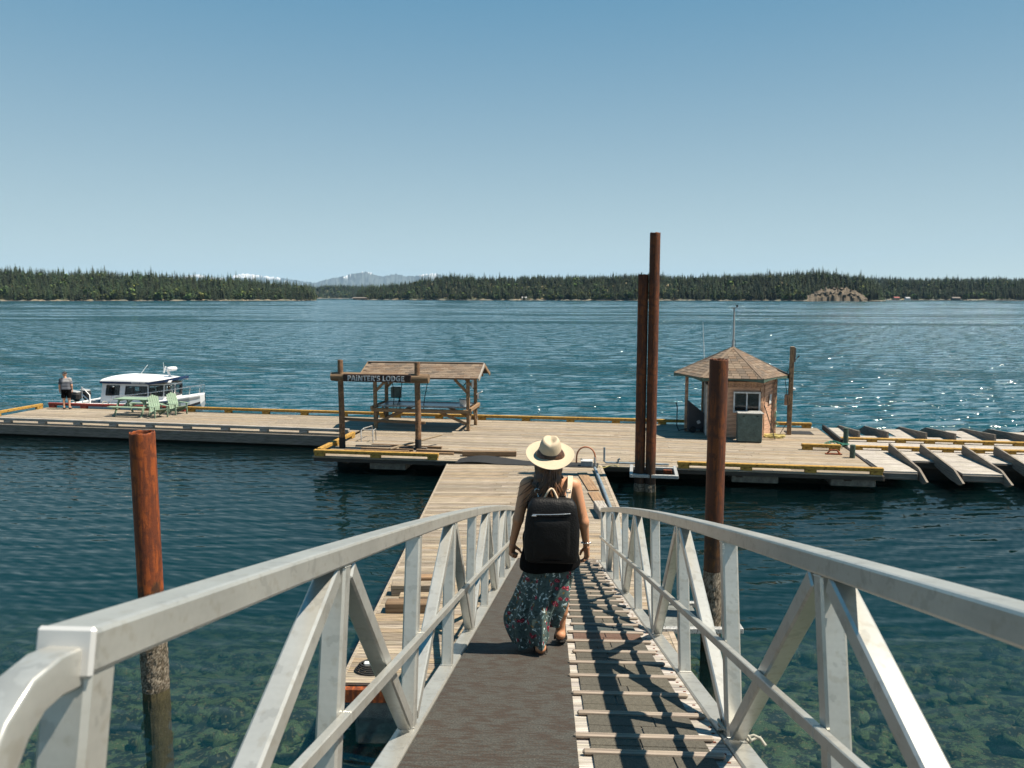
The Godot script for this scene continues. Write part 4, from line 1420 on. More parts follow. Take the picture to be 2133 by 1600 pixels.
	for k in 4:
		var hm := MB.new()
		var pts := []
		for q in 13:
			var u := q / 12.0
			pts.append(Vector3(hl[k][0] + (0.5 * u if k == 3 else 0.10 * sin(u * 2.6 + k)) - (0.1 * u * u if k == 1 else 0.0), (2.06 - 1.25 * u) if k < 3 else 2.06 - 0.6 * sin(u * PI) * 0.5, 0.45 if k < 3 else 0.68))
		hm.tube(pts, 0.016, 7)
		one("hose", hl[k][1], "hose", hm.mesh(), M.black, dock(-4.88, DECK, 6.35), "hoses hanging in the shelter")
	var bk := MB.new()
	bk.lathe([[0.0, 0.0], [0.12, 0.0], [0.15, 0.28], [0.16, 0.29], [0.14, 0.27], [0.0, 0.26]], 16)
	one("bucket", "white plastic bucket at the end of the steel table", "bucket", bk.mesh(), M.white, dock(-3.25, DECK + 0.92, 6.0))
	var nt := thing("notice", "small white notice on the shelter's gable post", "notice", dock(-2.86, DECK + 1.85, 5.9))
	part(nt, "panel", cb(0.02, 0.30, 0.34, 0.003), M.white, at(0.03, 0, 0))
	var sc := MB.new()
	sc.box(at(0, 0, 0, 0, 0, 0.5), Vector3(0.26, 0.03, 0.24), 0.004)
	sc.box(at(-0.05, -0.12, 0), Vector3(0.05, 0.24, 0.05))
	one("bracket_shelf", "little white shelf on the shelter's rear post", "shelf", sc.mesh(), M.white, dock(-2.78, DECK + 1.36, 7.0))

func hut() -> void:
	var t := thing("hut", "peach-walled hut with a six-sided shingle roof and green fascia", "hut", dock(7.28, DECK, 7.05))
	# walls, counter-clockwise from the front corner; z towards the camera
	var P := [Vector2(-0.92, 1.28), Vector2(0.98, 1.34), Vector2(1.70, 0.05), Vector2(0.95, -1.3), Vector2(-0.92, -1.3)]
	var H := 2.14
	var wall_m := [M.peach, M.peach, M.peach, M.peach, M.grey_wood]
	for k in 5:
		var a: Vector2 = P[k]
		var b: Vector2 = P[(k + 1) % 5]
		var L := a.distance_to(b)
		var x := Vector3(b.x - a.x, 0, b.y - a.y) / L
		var face := Transform3D(Basis(x, Vector3.UP, x.cross(Vector3.UP)), Vector3((a.x + b.x) * 0.5, 0, (a.y + b.y) * 0.5))
		var wl: MeshInstance3D
		if k == 0:                                            # the front wall is open where the window sits
			var wm := MB.new()
			wm.box(at(-0.4675, 0, 0), Vector3(0.875, H, 0.05))
			wm.box(at(0.42, -H * 0.5 + 0.49, 0), Vector3(0.90, 0.98, 0.05))
			wm.box(at(0.42, H * 0.5 - 0.19, 0), Vector3(0.90, 0.38, 0.05))
			wm.box(at(0.885, 0, 0), Vector3(0.03, H, 0.05))
			wl = part(t, "wall", wm.mesh(), wall_m[k], face * at(0, H * 0.5, -0.05))
		else:
			wl = part(t, "wall", cb(L - 0.10, H, 0.05), wall_m[k], face * at(0, H * 0.5, -0.05))
		# lap siding
		for r in 13:
			var y := 0.09 + r * 0.165
			if y + 0.08 > H: continue
			if k == 0 and y > 0.92 and y < 1.80:
				part(wl, "siding_board", cb(0.86, 0.158, 0.02, 0.0), wall_m[k], at(-L * 0.5 + 0.05 + 0.43, y - H * 0.5, 0.034, 0, 0.07))
				continue
			part(wl, "siding_board", cb(L - 0.12, 0.158, 0.02, 0.0), wall_m[k], at(0, y - H * 0.5, 0.034, 0, 0.07))
		part(t, "corner_trim", cb(0.10, H, 0.10, 0.006), M.peach_trim if k < 4 else M.tan_up, at(a.x, H * 0.5, a.y, 0.5))
		if k == 0: hut_window(t, face * at(0.42, 1.37, 0.01))
		if k == 1:
			part(t, "notice", cb(0.20, 0.36, 0.008), M.white, face * at(0.10, 1.42, 0.045, 0, 0.05))
			for q in [[-0.55, 0.0], [0.48, 0.0]]: part(t, "wall_batten", cb(0.07, H - 0.2, 0.03), M.peach_trim, face * at(q[0], H * 0.5, 0.05))
		if k == 4:
			part(t, "door", cb(0.8, 1.95, 0.05, 0.006), M.pale2, face * at(0.4, 1.0, 0.06))
	part(t, "corner_strip", cb(0.06, 1.95, 0.06, 0.006), M.white, at(-0.99, 1.0, 1.10))
	part(t, "frieze", cb(1.86, 0.22, 0.04, 0.004), M.peach_trim, at(0.03, H - 0.10, 1.372))
	part(t, "porch_post", cb(0.12, 2.22, 0.12, 0.008), M.peach_trim, at(-1.68, 1.11, 0.10))
	# roof: six slopes
	var R := 2.16
	var apex := Vector3(0.05, 3.34, 0)
	var eave := 2.30
	for k in 6:
		var a0 := deg_to_rad(60.0 * k + 5.0)
		var a1 := deg_to_rad(60.0 * (k + 1) + 5.0)
		var e0 := Vector3(R * cos(a0), eave, R * sin(a0))
		var e1 := Vector3(R * cos(a1), eave, R * sin(a1))
		var mid := (e0 + e1) * 0.5
		var up := (apex - mid)
		var L := up.length()
		up /= L
		var x := (e0 - e1).normalized()                          # counter-clockwise from outside
		var n := x.cross(up).normalized()
		if n.y < 0:
			x = -x; n = x.cross(up).normalized()
		var half := e0.distance_to(e1) * 0.5
		var face := Transform3D(Basis(x, up, n), mid)
		var sm := MB.new()
		sm.prism(PackedVector2Array([Vector2(-half, 0), Vector2(half, 0), Vector2(0.0, L)]), -0.05, 0.0)
		var slope := part(t, "roof_slope", sm.mesh(), M.dark_wood, face)  # dark underlay colours in the shadow lines between the shingles
		var rows := 13
		for r in rows:
			var y0 := r * L / rows - 0.03
			var y1 := y0 + L / rows * 1.18
			var wl := half * (1.0 - maxf(y0, 0.0) / L)
			if k >= 3 and k < 6:
				# the far slopes: one strip a course
				part(slope, "shingle_course", cb(wl * 2.0, 0.14, 0.012), M["shingle%d" % (rng.randi() % 6)], at(0, (y0 + y1) * 0.5, 0.012, 0, -0.05))
				continue
			var c := -wl - (0.14 if r % 2 else 0.0)
			while c < wl:
				var c0 := maxf(c, -wl)
				var c1 := minf(c + 0.28, wl)
				if c1 - c0 > 0.05:
					var q := MB.new()
					var top := half * (1.0 - minf(y1, L * 0.995) / L)
					q.prism(PackedVector2Array([Vector2(c0 + 0.007, y0), Vector2(c1 - 0.007, y0), Vector2(clampf(c1 - 0.007, -top, top), y1), Vector2(clampf(c0 + 0.007, -top, top) - 0.0005, y1)]), 0.0, 0.028, at(0, 0, 0.004, 0, 0))
					part(slope, "shingle", q.mesh(), M["shingle%d" % (rng.randi() % 6)], Transform3D(Basis(Vector3.RIGHT, -0.05), Vector3(0, 0, 0.0065 + 0.05 * (y0 + y1) * 0.5)))
				c += 0.28
		var hp := MB.new()
		hp.bar(e0 + n * 0.03, apex + Vector3(0, 0.03, 0), 0.12, 0.03, Vector3.UP, 0.006)
		part(t, "hip_cap", hp.mesh(), M["shingle%d" % (k % 6)])
		# scalloped green fascia
		var fp := PackedVector2Array()
		for q in 13:
			var u := lerpf(-half, half, q / 12.0)
			fp.append(Vector2(u, -0.13 + 0.075 * pow(sin(PI * q / 12.0), 0.8)))
		fp.append(Vector2(half, 0.02)); fp.append(Vector2(-half, 0.02))
		var fa := MB.new()
		var outn := Vector3(n.x, 0, n.z).normalized()
		fa.prism(fp, 0.0, 0.03, Transform3D(Basis(x, Vector3.UP, x.cross(Vector3.UP)), mid + outn * 0.004))
		part(t, "fascia", fa.mesh(), M.green_trim)
	# a flue with a small camera on top, and a whip aerial
	var ms := thing("roof_mast", "pale pipe mast on the hut's roof peak with small instruments", "mast", dock(7.33, DECK + 3.33, 7.05))
	var mb := MB.new()
	mb.tube([Vector3(0, -0.05, 0), Vector3(0, 0.28, 0), Vector3(0.01, 0.29, 0), Vector3(0.01, 1.55, 0)], [0.055, 0.055, 0.036, 0.032], 12)
	part(ms, "pipe", mb.mesh(), M.galv)
	mb = MB.new()
	mb.bar(Vector3(-0.12, 1.55, 0), Vector3(0.14, 1.57, 0), 0.03, 0.03)
	part(ms, "arm", mb.mesh(), M.galv)
	part(ms, "sensor", cb(0.07, 0.08, 0.07, 0.01), M.black, at(0.11, 1.63, 0))
	mb = MB.new()
	mb.tube([Vector3(0.04, -0.02, 0), Vector3(0.10, 0.1, 0.01), Vector3(0.08, 0.28, 0), Vector3(0.03, 0.36, 0)], 0.008, 6)
	part(ms, "cable", mb.mesh(), M.black)
	mb = MB.new()
	mb.tube([Vector3(0, 0, 0), Vector3(-0.11, 1.75, 0)], [0.013, 0.006], 6)
	one("whip_aerial", "thin white whip aerial rising behind the hut's roof", "aerial", mb.mesh(), M.white, dock(6.35, DECK + 2.55, 8.0))

func hut_window(t: Node3D, x: Transform3D) -> void:
	var w := 0.86
	var h := 0.74
	var f := part(t, "window", cb(w + 0.12, 0.06, 0.07, 0.006), M.white, x * at(0, h * 0.5, 0.04))
	part(f, "sill", cb(w + 0.12, 0.06, 0.09, 0.006), M.white, at(0, -h, 0.005))
	for s in [-1.0, 1.0]: part(f, "jamb", cb(0.06, h - 0.06, 0.07, 0.006), M.white, at(s * (w * 0.5 + 0.03), -h * 0.5, 0))
	part(f, "mullion", cb(0.05, h - 0.06, 0.06, 0.006), M.white, at(0.0, -h * 0.5, 0))
	for s in [-1.0, 1.0]: part(f, "pane", cb(w * 0.5 - 0.025, h - 0.06, 0.006), M.glass, at(s * (w * 0.25 + 0.012), -h * 0.5, -0.005))
	part(t, "counter", cb(1.5, 0.05, 0.5, 0.005), M.tan, at(0.0, 0.86, 0.95))
	part(t, "shelf", cb(1.6, 0.04, 0.3, 0.005), M.tan, at(0.0, 1.5, -1.0))
	part(t, "ceiling", cb(2.3, 0.03, 2.4), M.tan, at(0.1, 2.13, 0))

func adirondack(label: String, x: Transform3D) -> void:
	var t := thing("adirondack_chair", label, "chair", x * Transform3D(Basis().scaled(Vector3.ONE * 0.9), Vector3.ZERO), "mint adirondack chairs")
	# faces +x
	for s in [-1.0, 1.0]:
		var lg := MB.new()
		lg.bar(Vector3(0.38, 0.36, s * 0.27), Vector3(-0.42, 0.06, s * 0.27), 0.03, 0.12, Vector3.UP, 0.004)
		part(t, "side_rail", lg.mesh(), M.mint)
		part(t, "leg", cb(0.11, 0.55, 0.03, 0.004), M.mint, at(0.36, 0.275, s * 0.31))
		part(t, "armrest", cb(0.72, 0.025, 0.14, 0.006), M.mint, at(0.08, 0.563, s * 0.34))
		part(t, "arm_brace", cb(0.05, 0.45, 0.03, 0.003), M.mint, at(-0.22, 0.33, s * 0.31))
	for k in 5:
		part(t, "seat_slat", cb(0.10, 0.02, 0.56, 0.004), M.mint, at(0.36 - k * 0.113, 0.405 - k * 0.042, 0, 0, 0, 0.37))
	for k in 5:
		var u := (k - 2) * 0.108
		part(t, "back_slat", cb(0.02, 0.88 - absf(k - 2) * 0.05, 0.098, 0.004), M.mint, at(-0.34, 0.66 - absf(k - 2) * 0.02, u, 0, 0, 0.38))
	for y in [0.42, 0.76]: part(t, "back_bar", cb(0.03, 0.06, 0.58, 0.003), M.mint, at(-0.24 - (y - 0.3) * 0.41 - 0.025, y, 0, 0, 0, 0.38))

func picnic_table(x: Transform3D) -> void:
	var t := thing("picnic_table", "mint green picnic table with attached benches on the long dock", "table", x)
	for k in 5: part(t, "top_board", cb(1.8, 0.035, 0.14, 0.004), M.mint, at(0, 0.75, -0.30 + k * 0.15))
	for s in [-1.0, 1.0]:
		for q in 2: part(t, "bench_board", cb(1.8, 0.035, 0.13, 0.004), M.mint, at(0, 0.44, s * (0.58 + q * 0.14)))
		for e in [-0.68, 0.68]:
			var lg := MB.new()
			lg.bar(Vector3(e, 0.0, s * 0.62), Vector3(e, 0.73, s * 0.22), 0.04, 0.09, Vector3.UP, 0.004)
			part(t, "leg", lg.mesh(), M.mint)
	for e in [-0.64, 0.64]:
		part(t, "bench_bearer", cb(0.04, 0.09, 1.5, 0.004), M.mint, at(e, 0.375, 0))
		part(t, "top_bearer", cb(0.04, 0.08, 0.72, 0.004), M.mint, at(e, 0.69, 0))
		var br := MB.new()
		br.bar(Vector3(e, 0.40, 0), Vector3(e * 0.25, 0.72, 0), 0.04, 0.07, Vector3.UP, 0.004)
		part(t, "brace", br.mesh(), M.mint)

func dock_things() -> void:
	sign_frame()
	shelter()
	hut()
	# cabinet under the hut's window
	var t := thing("dock_cabinet", "dark green metal cabinet standing under the hut's window", "cabinet", dock(7.75, DECK, 5.02, 0.0))
	part(t, "case", cb(0.86, 1.02, 0.52, 0.012), M.cabinet, at(0, 0.55, 0))
	part(t, "lid", cb(0.92, 0.05, 0.58, 0.012), M.galv, at(0, 1.087, 0))
	part(t, "plinth", cb(0.82, 0.04, 0.48), M.black, at(0, 0.02, 0))
	for s in [-0.24, 0.24]: part(t, "latch", cb(0.07, 0.03, 0.02, 0.004), M.black, at(s, 0.98, 0.268))
	# power post beside the hut
	t = thing("power_post", "tall square timber post with wires and a lamp bracket beside the hut", "post", dock(9.5, DECK, 6.75))
	part(t, "post", cb(0.15, 3.42, 0.15, 0.01), M.tan_up, at(0, 1.71, 0))
	part(t, "cap_board", cb(0.05, 0.55, 0.16, 0.005), M.grey_wood, at(0.10, 3.1, 0))
	var mb := MB.new()
	mb.tube([Vector3(0.08, 2.86, 0.02), Vector3(0.18, 2.98, 0.02), Vector3(0.26, 3.06, 0.02)], [0.012, 0.014, 0.035], 8)
	part(t, "lamp_bracket", mb.mesh(), M.black)
	part(t, "meter_box", cb(0.13, 0.42, 0.14, 0.01), M.peach_trim, at(-0.14, 1.36, 0))
	part(t, "socket", cb(0.09, 0.10, 0.10, 0.02), M.white, at(0.11, 1.78, 0.03))
	mb = MB.new()
	mb.tube([Vector3(-0.10, 2.6, 0.05), Vector3(-0.24, 2.2, 0.06), Vector3(-0.12, 1.4, 0.08), Vector3(-0.10, 0.5, 0.09), Vector3(-0.35, 0.04, 0.1)], 0.012, 6)
	part(t, "cable", mb.mesh(), M.black)
	mb = MB.new()
	for k in 3:
		var pts := []
		for q in 18:
			var an := q * 0.75 + k
			pts.append(Vector3(-0.42 + 0.05 * k + 0.16 * cos(an), 1.2 - q * 0.045 - 0.1 * k, 0.10 + 0.08 * sin(an)))
		mb.tube(pts, 0.010, 6)
	one("green_line", "tangled green line hanging at the hut's far corner", "rope", mb.mesh(), M.rope_green, dock(9.3, DECK, 7.0))
	one("rubber_mat", "small dark mat on the planks at the power post's foot", "mat", cb(1.0, 0.02, 0.7, 0.005), M.rubber, dock(9.95, DECK + 0.012, 7.2))
	var lb := MB.new()
	lb.bar(Vector3(0, 0.02, 0), Vector3(-0.42, 1.28, -0.02), 0.09, 0.03)
	one("leaning_board", "thin grey board leaning against the hut's wall", "board", lb.mesh(), M.grey_wood_z, dock(8.78, DECK + 0.0, 5.62))
	mb = MB.new()
	for k in 5:
		var pts := []
		for q in 20: pts.append(Vector3(0.34 * cos(q * 0.7 + k) + 0.12 * sin(q * 2.1 * k), 0.025 + 0.02 * k + 0.015 * sin(q * 1.7), 0.20 * sin(q * 0.7 + k)))
		mb.tube(pts, 0.014, 6)
	one("rope_heap", "heap of pale yellow rope at the foot of the hut", "rope", mb.mesh(), M.rope_yellow, dock(8.82, DECK, 6.0))
	# hand truck and dark blue tipping tray under the porch
	t = thing("dock_cart", "dark cart with a steep tray parked under the hut's porch roof", "cart", dock(6.02, DECK, 6.95, 0.1))
	mb = MB.new()
	mb.prism(PackedVector2Array([Vector2(-0.38, 0.12), Vector2(0.38, 0.12), Vector2(0.42, 0.62), Vector2(-0.40, 1.28)]), -0.28, 0.28)
	part(t, "tray", mb.mesh(), M.dark_blue)
	for s in [-0.2, 0.24]:
		mb = MB.new()
		mb.tube([Vector3(s, 0.13, -0.32), Vector3(s, 0.13, 0.32)], 0.13, 16)
		part(t, "wheel", mb.mesh(), M.black)
	part(t, "badge", cb(0.13, 0.13, 0.01, 0.004), M.letter, at(0.02, 0.42, 0.288, 0, 0, 0.5))
	mb = MB.new()
	mb.tube([Vector3(-0.40, 0.12, 0.1), Vector3(-0.72, 0.05, 0.12), Vector3(-0.80, 0.25, 0.12), Vector3(-0.80, 1.0, 0.12), Vector3(-0.85, 1.18, 0.12)], 0.02, 8)
	part(t, "handle", mb.mesh(), M.black)
	# furniture on the long dock
	picnic_table(dock(-18.65, DECK, 7.35, -0.05))
	adirondack("nearer mint green slatted chair next to the picnic table", dock(-17.35, DECK, 6.95, -0.55))
	adirondack("farther mint green slatted chair behind the other one", dock(-17.05, DECK, 7.95, -0.45))
	# mooring posts, cleat and line
	for k in 2:
		mb = MB.new()
		mb.tube([Vector3(0, 0, 0), Vector3(0, [0.68, 0.44][k], 0)], 0.085, 16)
		one("mooring_post", ["green painted pipe post with line round its foot on the slip joint", "shorter dark green pipe post at the corner of the slip dock"][k], "post", mb.mesh(), M.post_green, dock([11.0, 10.72][k], DECK, [4.5, 2.55][k]), "green mooring posts")
	mb = MB.new()
	for k in 6:
		var pts := []
		for q in 14:
			var an := TAU * q / 13.0
			pts.append(Vector3(-0.5 + 0.16 * k + 0.26 * cos(an), 0.03 + 0.10 * maxf(0, sin(an + k)) + 0.02 * k, 0.13 * sin(an)))
		mb.tube(pts, 0.016, 6)
	one("mooring_line", "green line lying in loops over the short yellow rail", "rope", mb.mesh(), M.rope_green, dock(10.5, DECK + 0.02, 4.25))
	mb = MB.new()
	mb.bar(Vector3(-0.26, 0.02, 0), Vector3(0.26, 0.02, 0), 0.16, 0.03)
	mb.tube([Vector3(-0.2, 0.04, 0), Vector3(-0.1, 0.15, 0), Vector3(0.1, 0.15, 0), Vector3(0.2, 0.04, 0)], 0.03, 8)
	one("mooring_cleat", "rusty mooring cleat on the planks near the slip joint", "cleat", mb.mesh(), M.rust, dock(10.25, DECK, 3.05))
	one("flat_timber", "long dark strip of timber lying by the yellow edge rail", "timber", cb(1.9, 0.05, 0.10, 0.01), M.dark_wood, dock(9.6, DECK + 0.03, 0.75, 0.02))
	one("flat_timber", "short dark strip of timber near the yellow rail behind the pile", "timber", cb(1.4, 0.05, 0.12, 0.01), M.dark_wood, dock(7.2, DECK + 0.03, 0.62, -0.02))
	# lumber round the sign
	var lum := [[-5.2, 1.05, 2.3, 0.02, 0.09, "grey-brown plank lying nearest the front rail between the sign posts"], [-4.9, 1.3, 1.9, -0.03, 0.09, "long brown plank lying behind it between the sign posts"], [-5.6, 1.9, 1.3, 0.05, 0.10, "short plank lying beside the sign's far post foot"], [-4.4, 1.95, 2.6, -0.05, 0.12, "long timber lying across the planks behind the sign"], [-3.2, 0.95, 1.5, 0.03, 0.10, "brown plank end lying beside the sign's nearer post"], [-2.9, 1.25, 1.9, -0.06, 0.11, "brown beam pointing away from the sign's post over the planks"], [-4.1, 1.75, 1.0, 0.0, 0.10, "stubby plank on the lumber behind the sign"]]
	for k in lum.size():
		var q: Array = lum[k]
		one("loose_plank", q[5], "plank", cb(q[2], 0.06 + 0.02 * (k % 2), q[4], 0.006), [M.tan, M.timber, M.grey_wood, M.timber, M.tan, M.timber, M.grey_wood][k], dock(q[0], DECK + 0.036 + 0.012 * (k % 2), q[1], q[3]), "loose lumber round the sign")
	mb = MB.new()
	mb.bar(Vector3(0, 0.10, 0), Vector3(1.45, 0.36, -1.5), 0.11, 0.045, Vector3.UP, 0.005)
	one("slanting_plank", "tan plank slanting over the lumber between the sign posts", "plank", mb.mesh(), M.deck4, dock(-4.75, DECK, 1.15))
	mb = MB.new()
	mb.bar(Vector3(-0.9, 0.10, 0.12), Vector3(0.9, 0.10, -0.12), 0.2, 0.15, Vector3.UP, 0.012)
	one("heavy_beam", "heavy dark brown beam lying askew near the walkway", "beam", mb.mesh(), M.timber, dock(-1.22, DECK, 0.95))
	# black mat curling at the joint of walkway and dock
	var rows := []
	for j in 2:
		var row := []
		for k in 25:
			var u := k / 24.0
			row.append(Vector3(lerpf(-2.35, 2.2, u), 0.012 + (0.13 * pow(sin(PI * pow(clampf(u / 0.5, 0, 1), 0.7)), 1.5) if j == 0 else 0.05 * sin(PI * clampf(u / 0.3, 0, 1))), lerpf(-0.36, 0.30, j)))
		rows.append(row)
	mb = MB.new()
	mb.grid(rows, false, true)
	var lower := []
	for row in rows:
		var nr := []
		for p in row: nr.append(p - Vector3(0, 0.014, 0))
		lower.append(nr)
	mb.grid(lower, false)
	one("joint_mat", "black rubber mat curling up over the joint of walkway and dock", "mat", mb.mesh(), M.rubber, dock(0.25, DECK + 0.006, -0.02))
	# small boarding ladder frame and coiled hose at the sign float's corner
	mb = MB.new()
	mb.tube([Vector3(0, 0, 0.2), Vector3(0, 0.42, 0.2), Vector3(0.0, 0.46, -0.1), Vector3(0.0, 0.40, -1.0), Vector3(0, 0.0, -1.05)], 0.02, 8)
	mb.tube([Vector3(0.45, 0, 0.2), Vector3(0.45, 0.42, 0.2), Vector3(0.45, 0.46, -0.1), Vector3(0.45, 0.02, -0.15)], 0.02, 8)
	mb.tube([Vector3(0, 0.45, 0.1), Vector3(0.45, 0.45, 0.1)], 0.015, 8)
	one("boarding_rail", "bent grey pipe handrail by the sign's corner", "handrail", mb.mesh(), M.galv, dock(-6.35, DECK, 2.9))
	mb = MB.new()
	for k in 4:
		var pts := []
		for q in 21: pts.append(Vector3((0.30 - 0.03 * k) * cos(TAU * q / 20.0), 0.02 + 0.03 * k, (0.2 - 0.02 * k) * sin(TAU * q / 20.0)))
		mb.tube(pts, 0.016, 6)
	one("hose_coil", "black hose coiled on the planks near the shelter", "hose", mb.mesh(), M.black, dock(-7.9, DECK, 4.75))
	walkway_things()

func walkway_things() -> void:
	var B := [[-1.78, 0.11, -12.55, 0.72, 0.17, 0.24, "thick rough timber block nearest the gangway on the walkway float"], [-1.66, 0.08, -12.95, 0.62, 0.13, 0.22, "low split block between the two thick timber blocks"], [-1.80, 0.12, -13.3, 0.72, 0.20, 0.22, "square-cut timber block behind the rough one"], [-1.5, 0.08, -13.85, 0.85, 0.13, 0.20, "farthest timber block lying across the walkway float"]]
	for k in 4:
		var b: Array = B[k]
		one("timber_block", b[6], "timber", cb(b[3], b[4], b[5], 0.014), [M.timber, M.deck4, M.deck1, M.tan][k], at(b[0], DECK + b[4] * 0.5 + 0.002, b[2], rng.randf_range(-0.05, 0.05)), "timber blocks on the walkway float")
	var pl := [[2.18, -21.7, 2.1, 0.30, "longer bare board lying near the blue pipe"], [2.24, -19.95, 1.0, 0.30, "short bare board lying near the railing end"]]
	for q in pl: one("bare_board", q[4], "board", cb(q[2], 0.035, q[3], 0.005), M.tan, at(q[0], DECK + 0.02, q[1], PI / 2 + 0.06), "bare boards on the walkway float")
	one("grey_block", "grey weathered timber block at the end of the gangway's railing", "timber", cb(0.9, 0.22, 0.26, 0.012), M.pale3, at(2.2, DECK + 0.112, -18.4, PI / 2 + 0.05))
	var mb := MB.new()
	mb.tube([Vector3(2.55, DECK + 0.07, -23.2), Vector3(2.52, DECK + 0.06, -21.0), Vector3(2.47, DECK + 0.06, -18.9), Vector3(2.42, DECK + 0.06, -16.0)], 0.045, 10)
	one("water_pipe", "blue-grey plastic pipe along the walkway float's edge", "pipe", mb.mesh(), M.pipe_blue)
	# plumbing on the dock's edge
	mb = MB.new()
	mb.tube([Vector3(-0.72, 0.55, 0), Vector3(-0.72, 0.10, 0), Vector3(-0.66, 0.06, 0), Vector3(0.0, 0.06, 0), Vector3(1.3, 0.06, 0)], 0.032, 10)
	mb.tube([Vector3(-0.28, 0.06, 0), Vector3(-0.28, 0.16, 0), Vector3(-0.22, 0.2, 0)], 0.03, 8)
	one("supply_pipe", "grey supply pipe with a valve along the dock's edge by the piles", "pipe", mb.mesh(), M.pipe_blue, dock(3.35, DECK, 0.28))
	mb = MB.new()
	mb.tube([Vector3(0, 0, 0), Vector3(0, 1.05, 0), Vector3(0.03, 1.1, 0), Vector3(0.14, 1.12, 0)], 0.022, 8)
	one("stand_pipe", "thin dark standpipe rising beside the pair of piles", "pipe", mb.mesh(), M.black, dock(3.62, DECK, 0.75))
	var t := thing("junction_box", "white and blue junction box at the walkway's corner", "box", dock(2.1, DECK, -0.1))
	part(t, "case", cb(0.36, 0.16, 0.26, 0.015), M.pipe_blue, at(0, 0.09, 0))
	part(t, "lid", cb(0.38, 0.03, 0.28, 0.01), M.white, at(0, 0.187, 0))
	mb = MB.new()
	var pts := []
	for q in 17:
		var an := PI * q / 16.0
		pts.append(Vector3(-0.30 * cos(an) - 0.03, 0.10 + 0.52 * pow(sin(an), 0.6), 0.02 * q / 16.0))
	mb.tube(pts, 0.026, 9)
	part(t, "hose_loop", mb.mesh(), M.hose_brown)
	mb = MB.new()
	mb.tube([Vector3(-0.16, 0.0, 0.02), Vector3(-0.15, 0.2, 0.02), Vector3(-0.19, 0.24, 0.02)], 0.03, 8)
	mb.tube([Vector3(0.27, 0.0, 0.02), Vector3(0.25, 0.3, 0.02)], 0.035, 8)
	part(t, "fittings", mb.mesh(), M.galv)
	mb = MB.new()
	for k in 2:
		var p2 := []
		for q in 12: p2.append(Vector3(0.3 + 0.06 * q, 0.05 - 0.05 * sin(q * 0.45 + k) - 0.03 * k, 0.1 + 0.05 * sin(q * 0.8)))
		mb.tube(p2, 0.009, 6)
	one("loose_line", "thin tan line trailing from the junction box over the dock's edge", "rope", mb.mesh(), M.rope_yellow, dock(2.15, DECK, -0.05))
	# cable coil at the near corner
	t = thing("cable_coil", "coil of black cable with a white plug on the walkway float's corner", "cable", at(-2.0, DECK, -10.45))
	mb = MB.new()
	for k in 5:
		var p3 := []
		for q in 25:
			var an := TAU * q / 24.0 + k
			p3.append(Vector3((0.24 - 0.018 * k) * cos(an), 0.016 + 0.022 * k + 0.006 * sin(an * 3), (0.16 - 0.012 * k) * sin(an)))
		mb.tube(p3, 0.013, 7)
	part(t, "cable", mb.mesh(), M.black)
	part(t, "plug", cb(0.17, 0.06, 0.07, 0.015), M.white, at(-0.03, 0.10, 0.0, 0.1))
	part(t, "connector", cb(0.09, 0.055, 0.055, 0.012), M.pale1, at(0.11, 0.10, 0.02, 0.1))

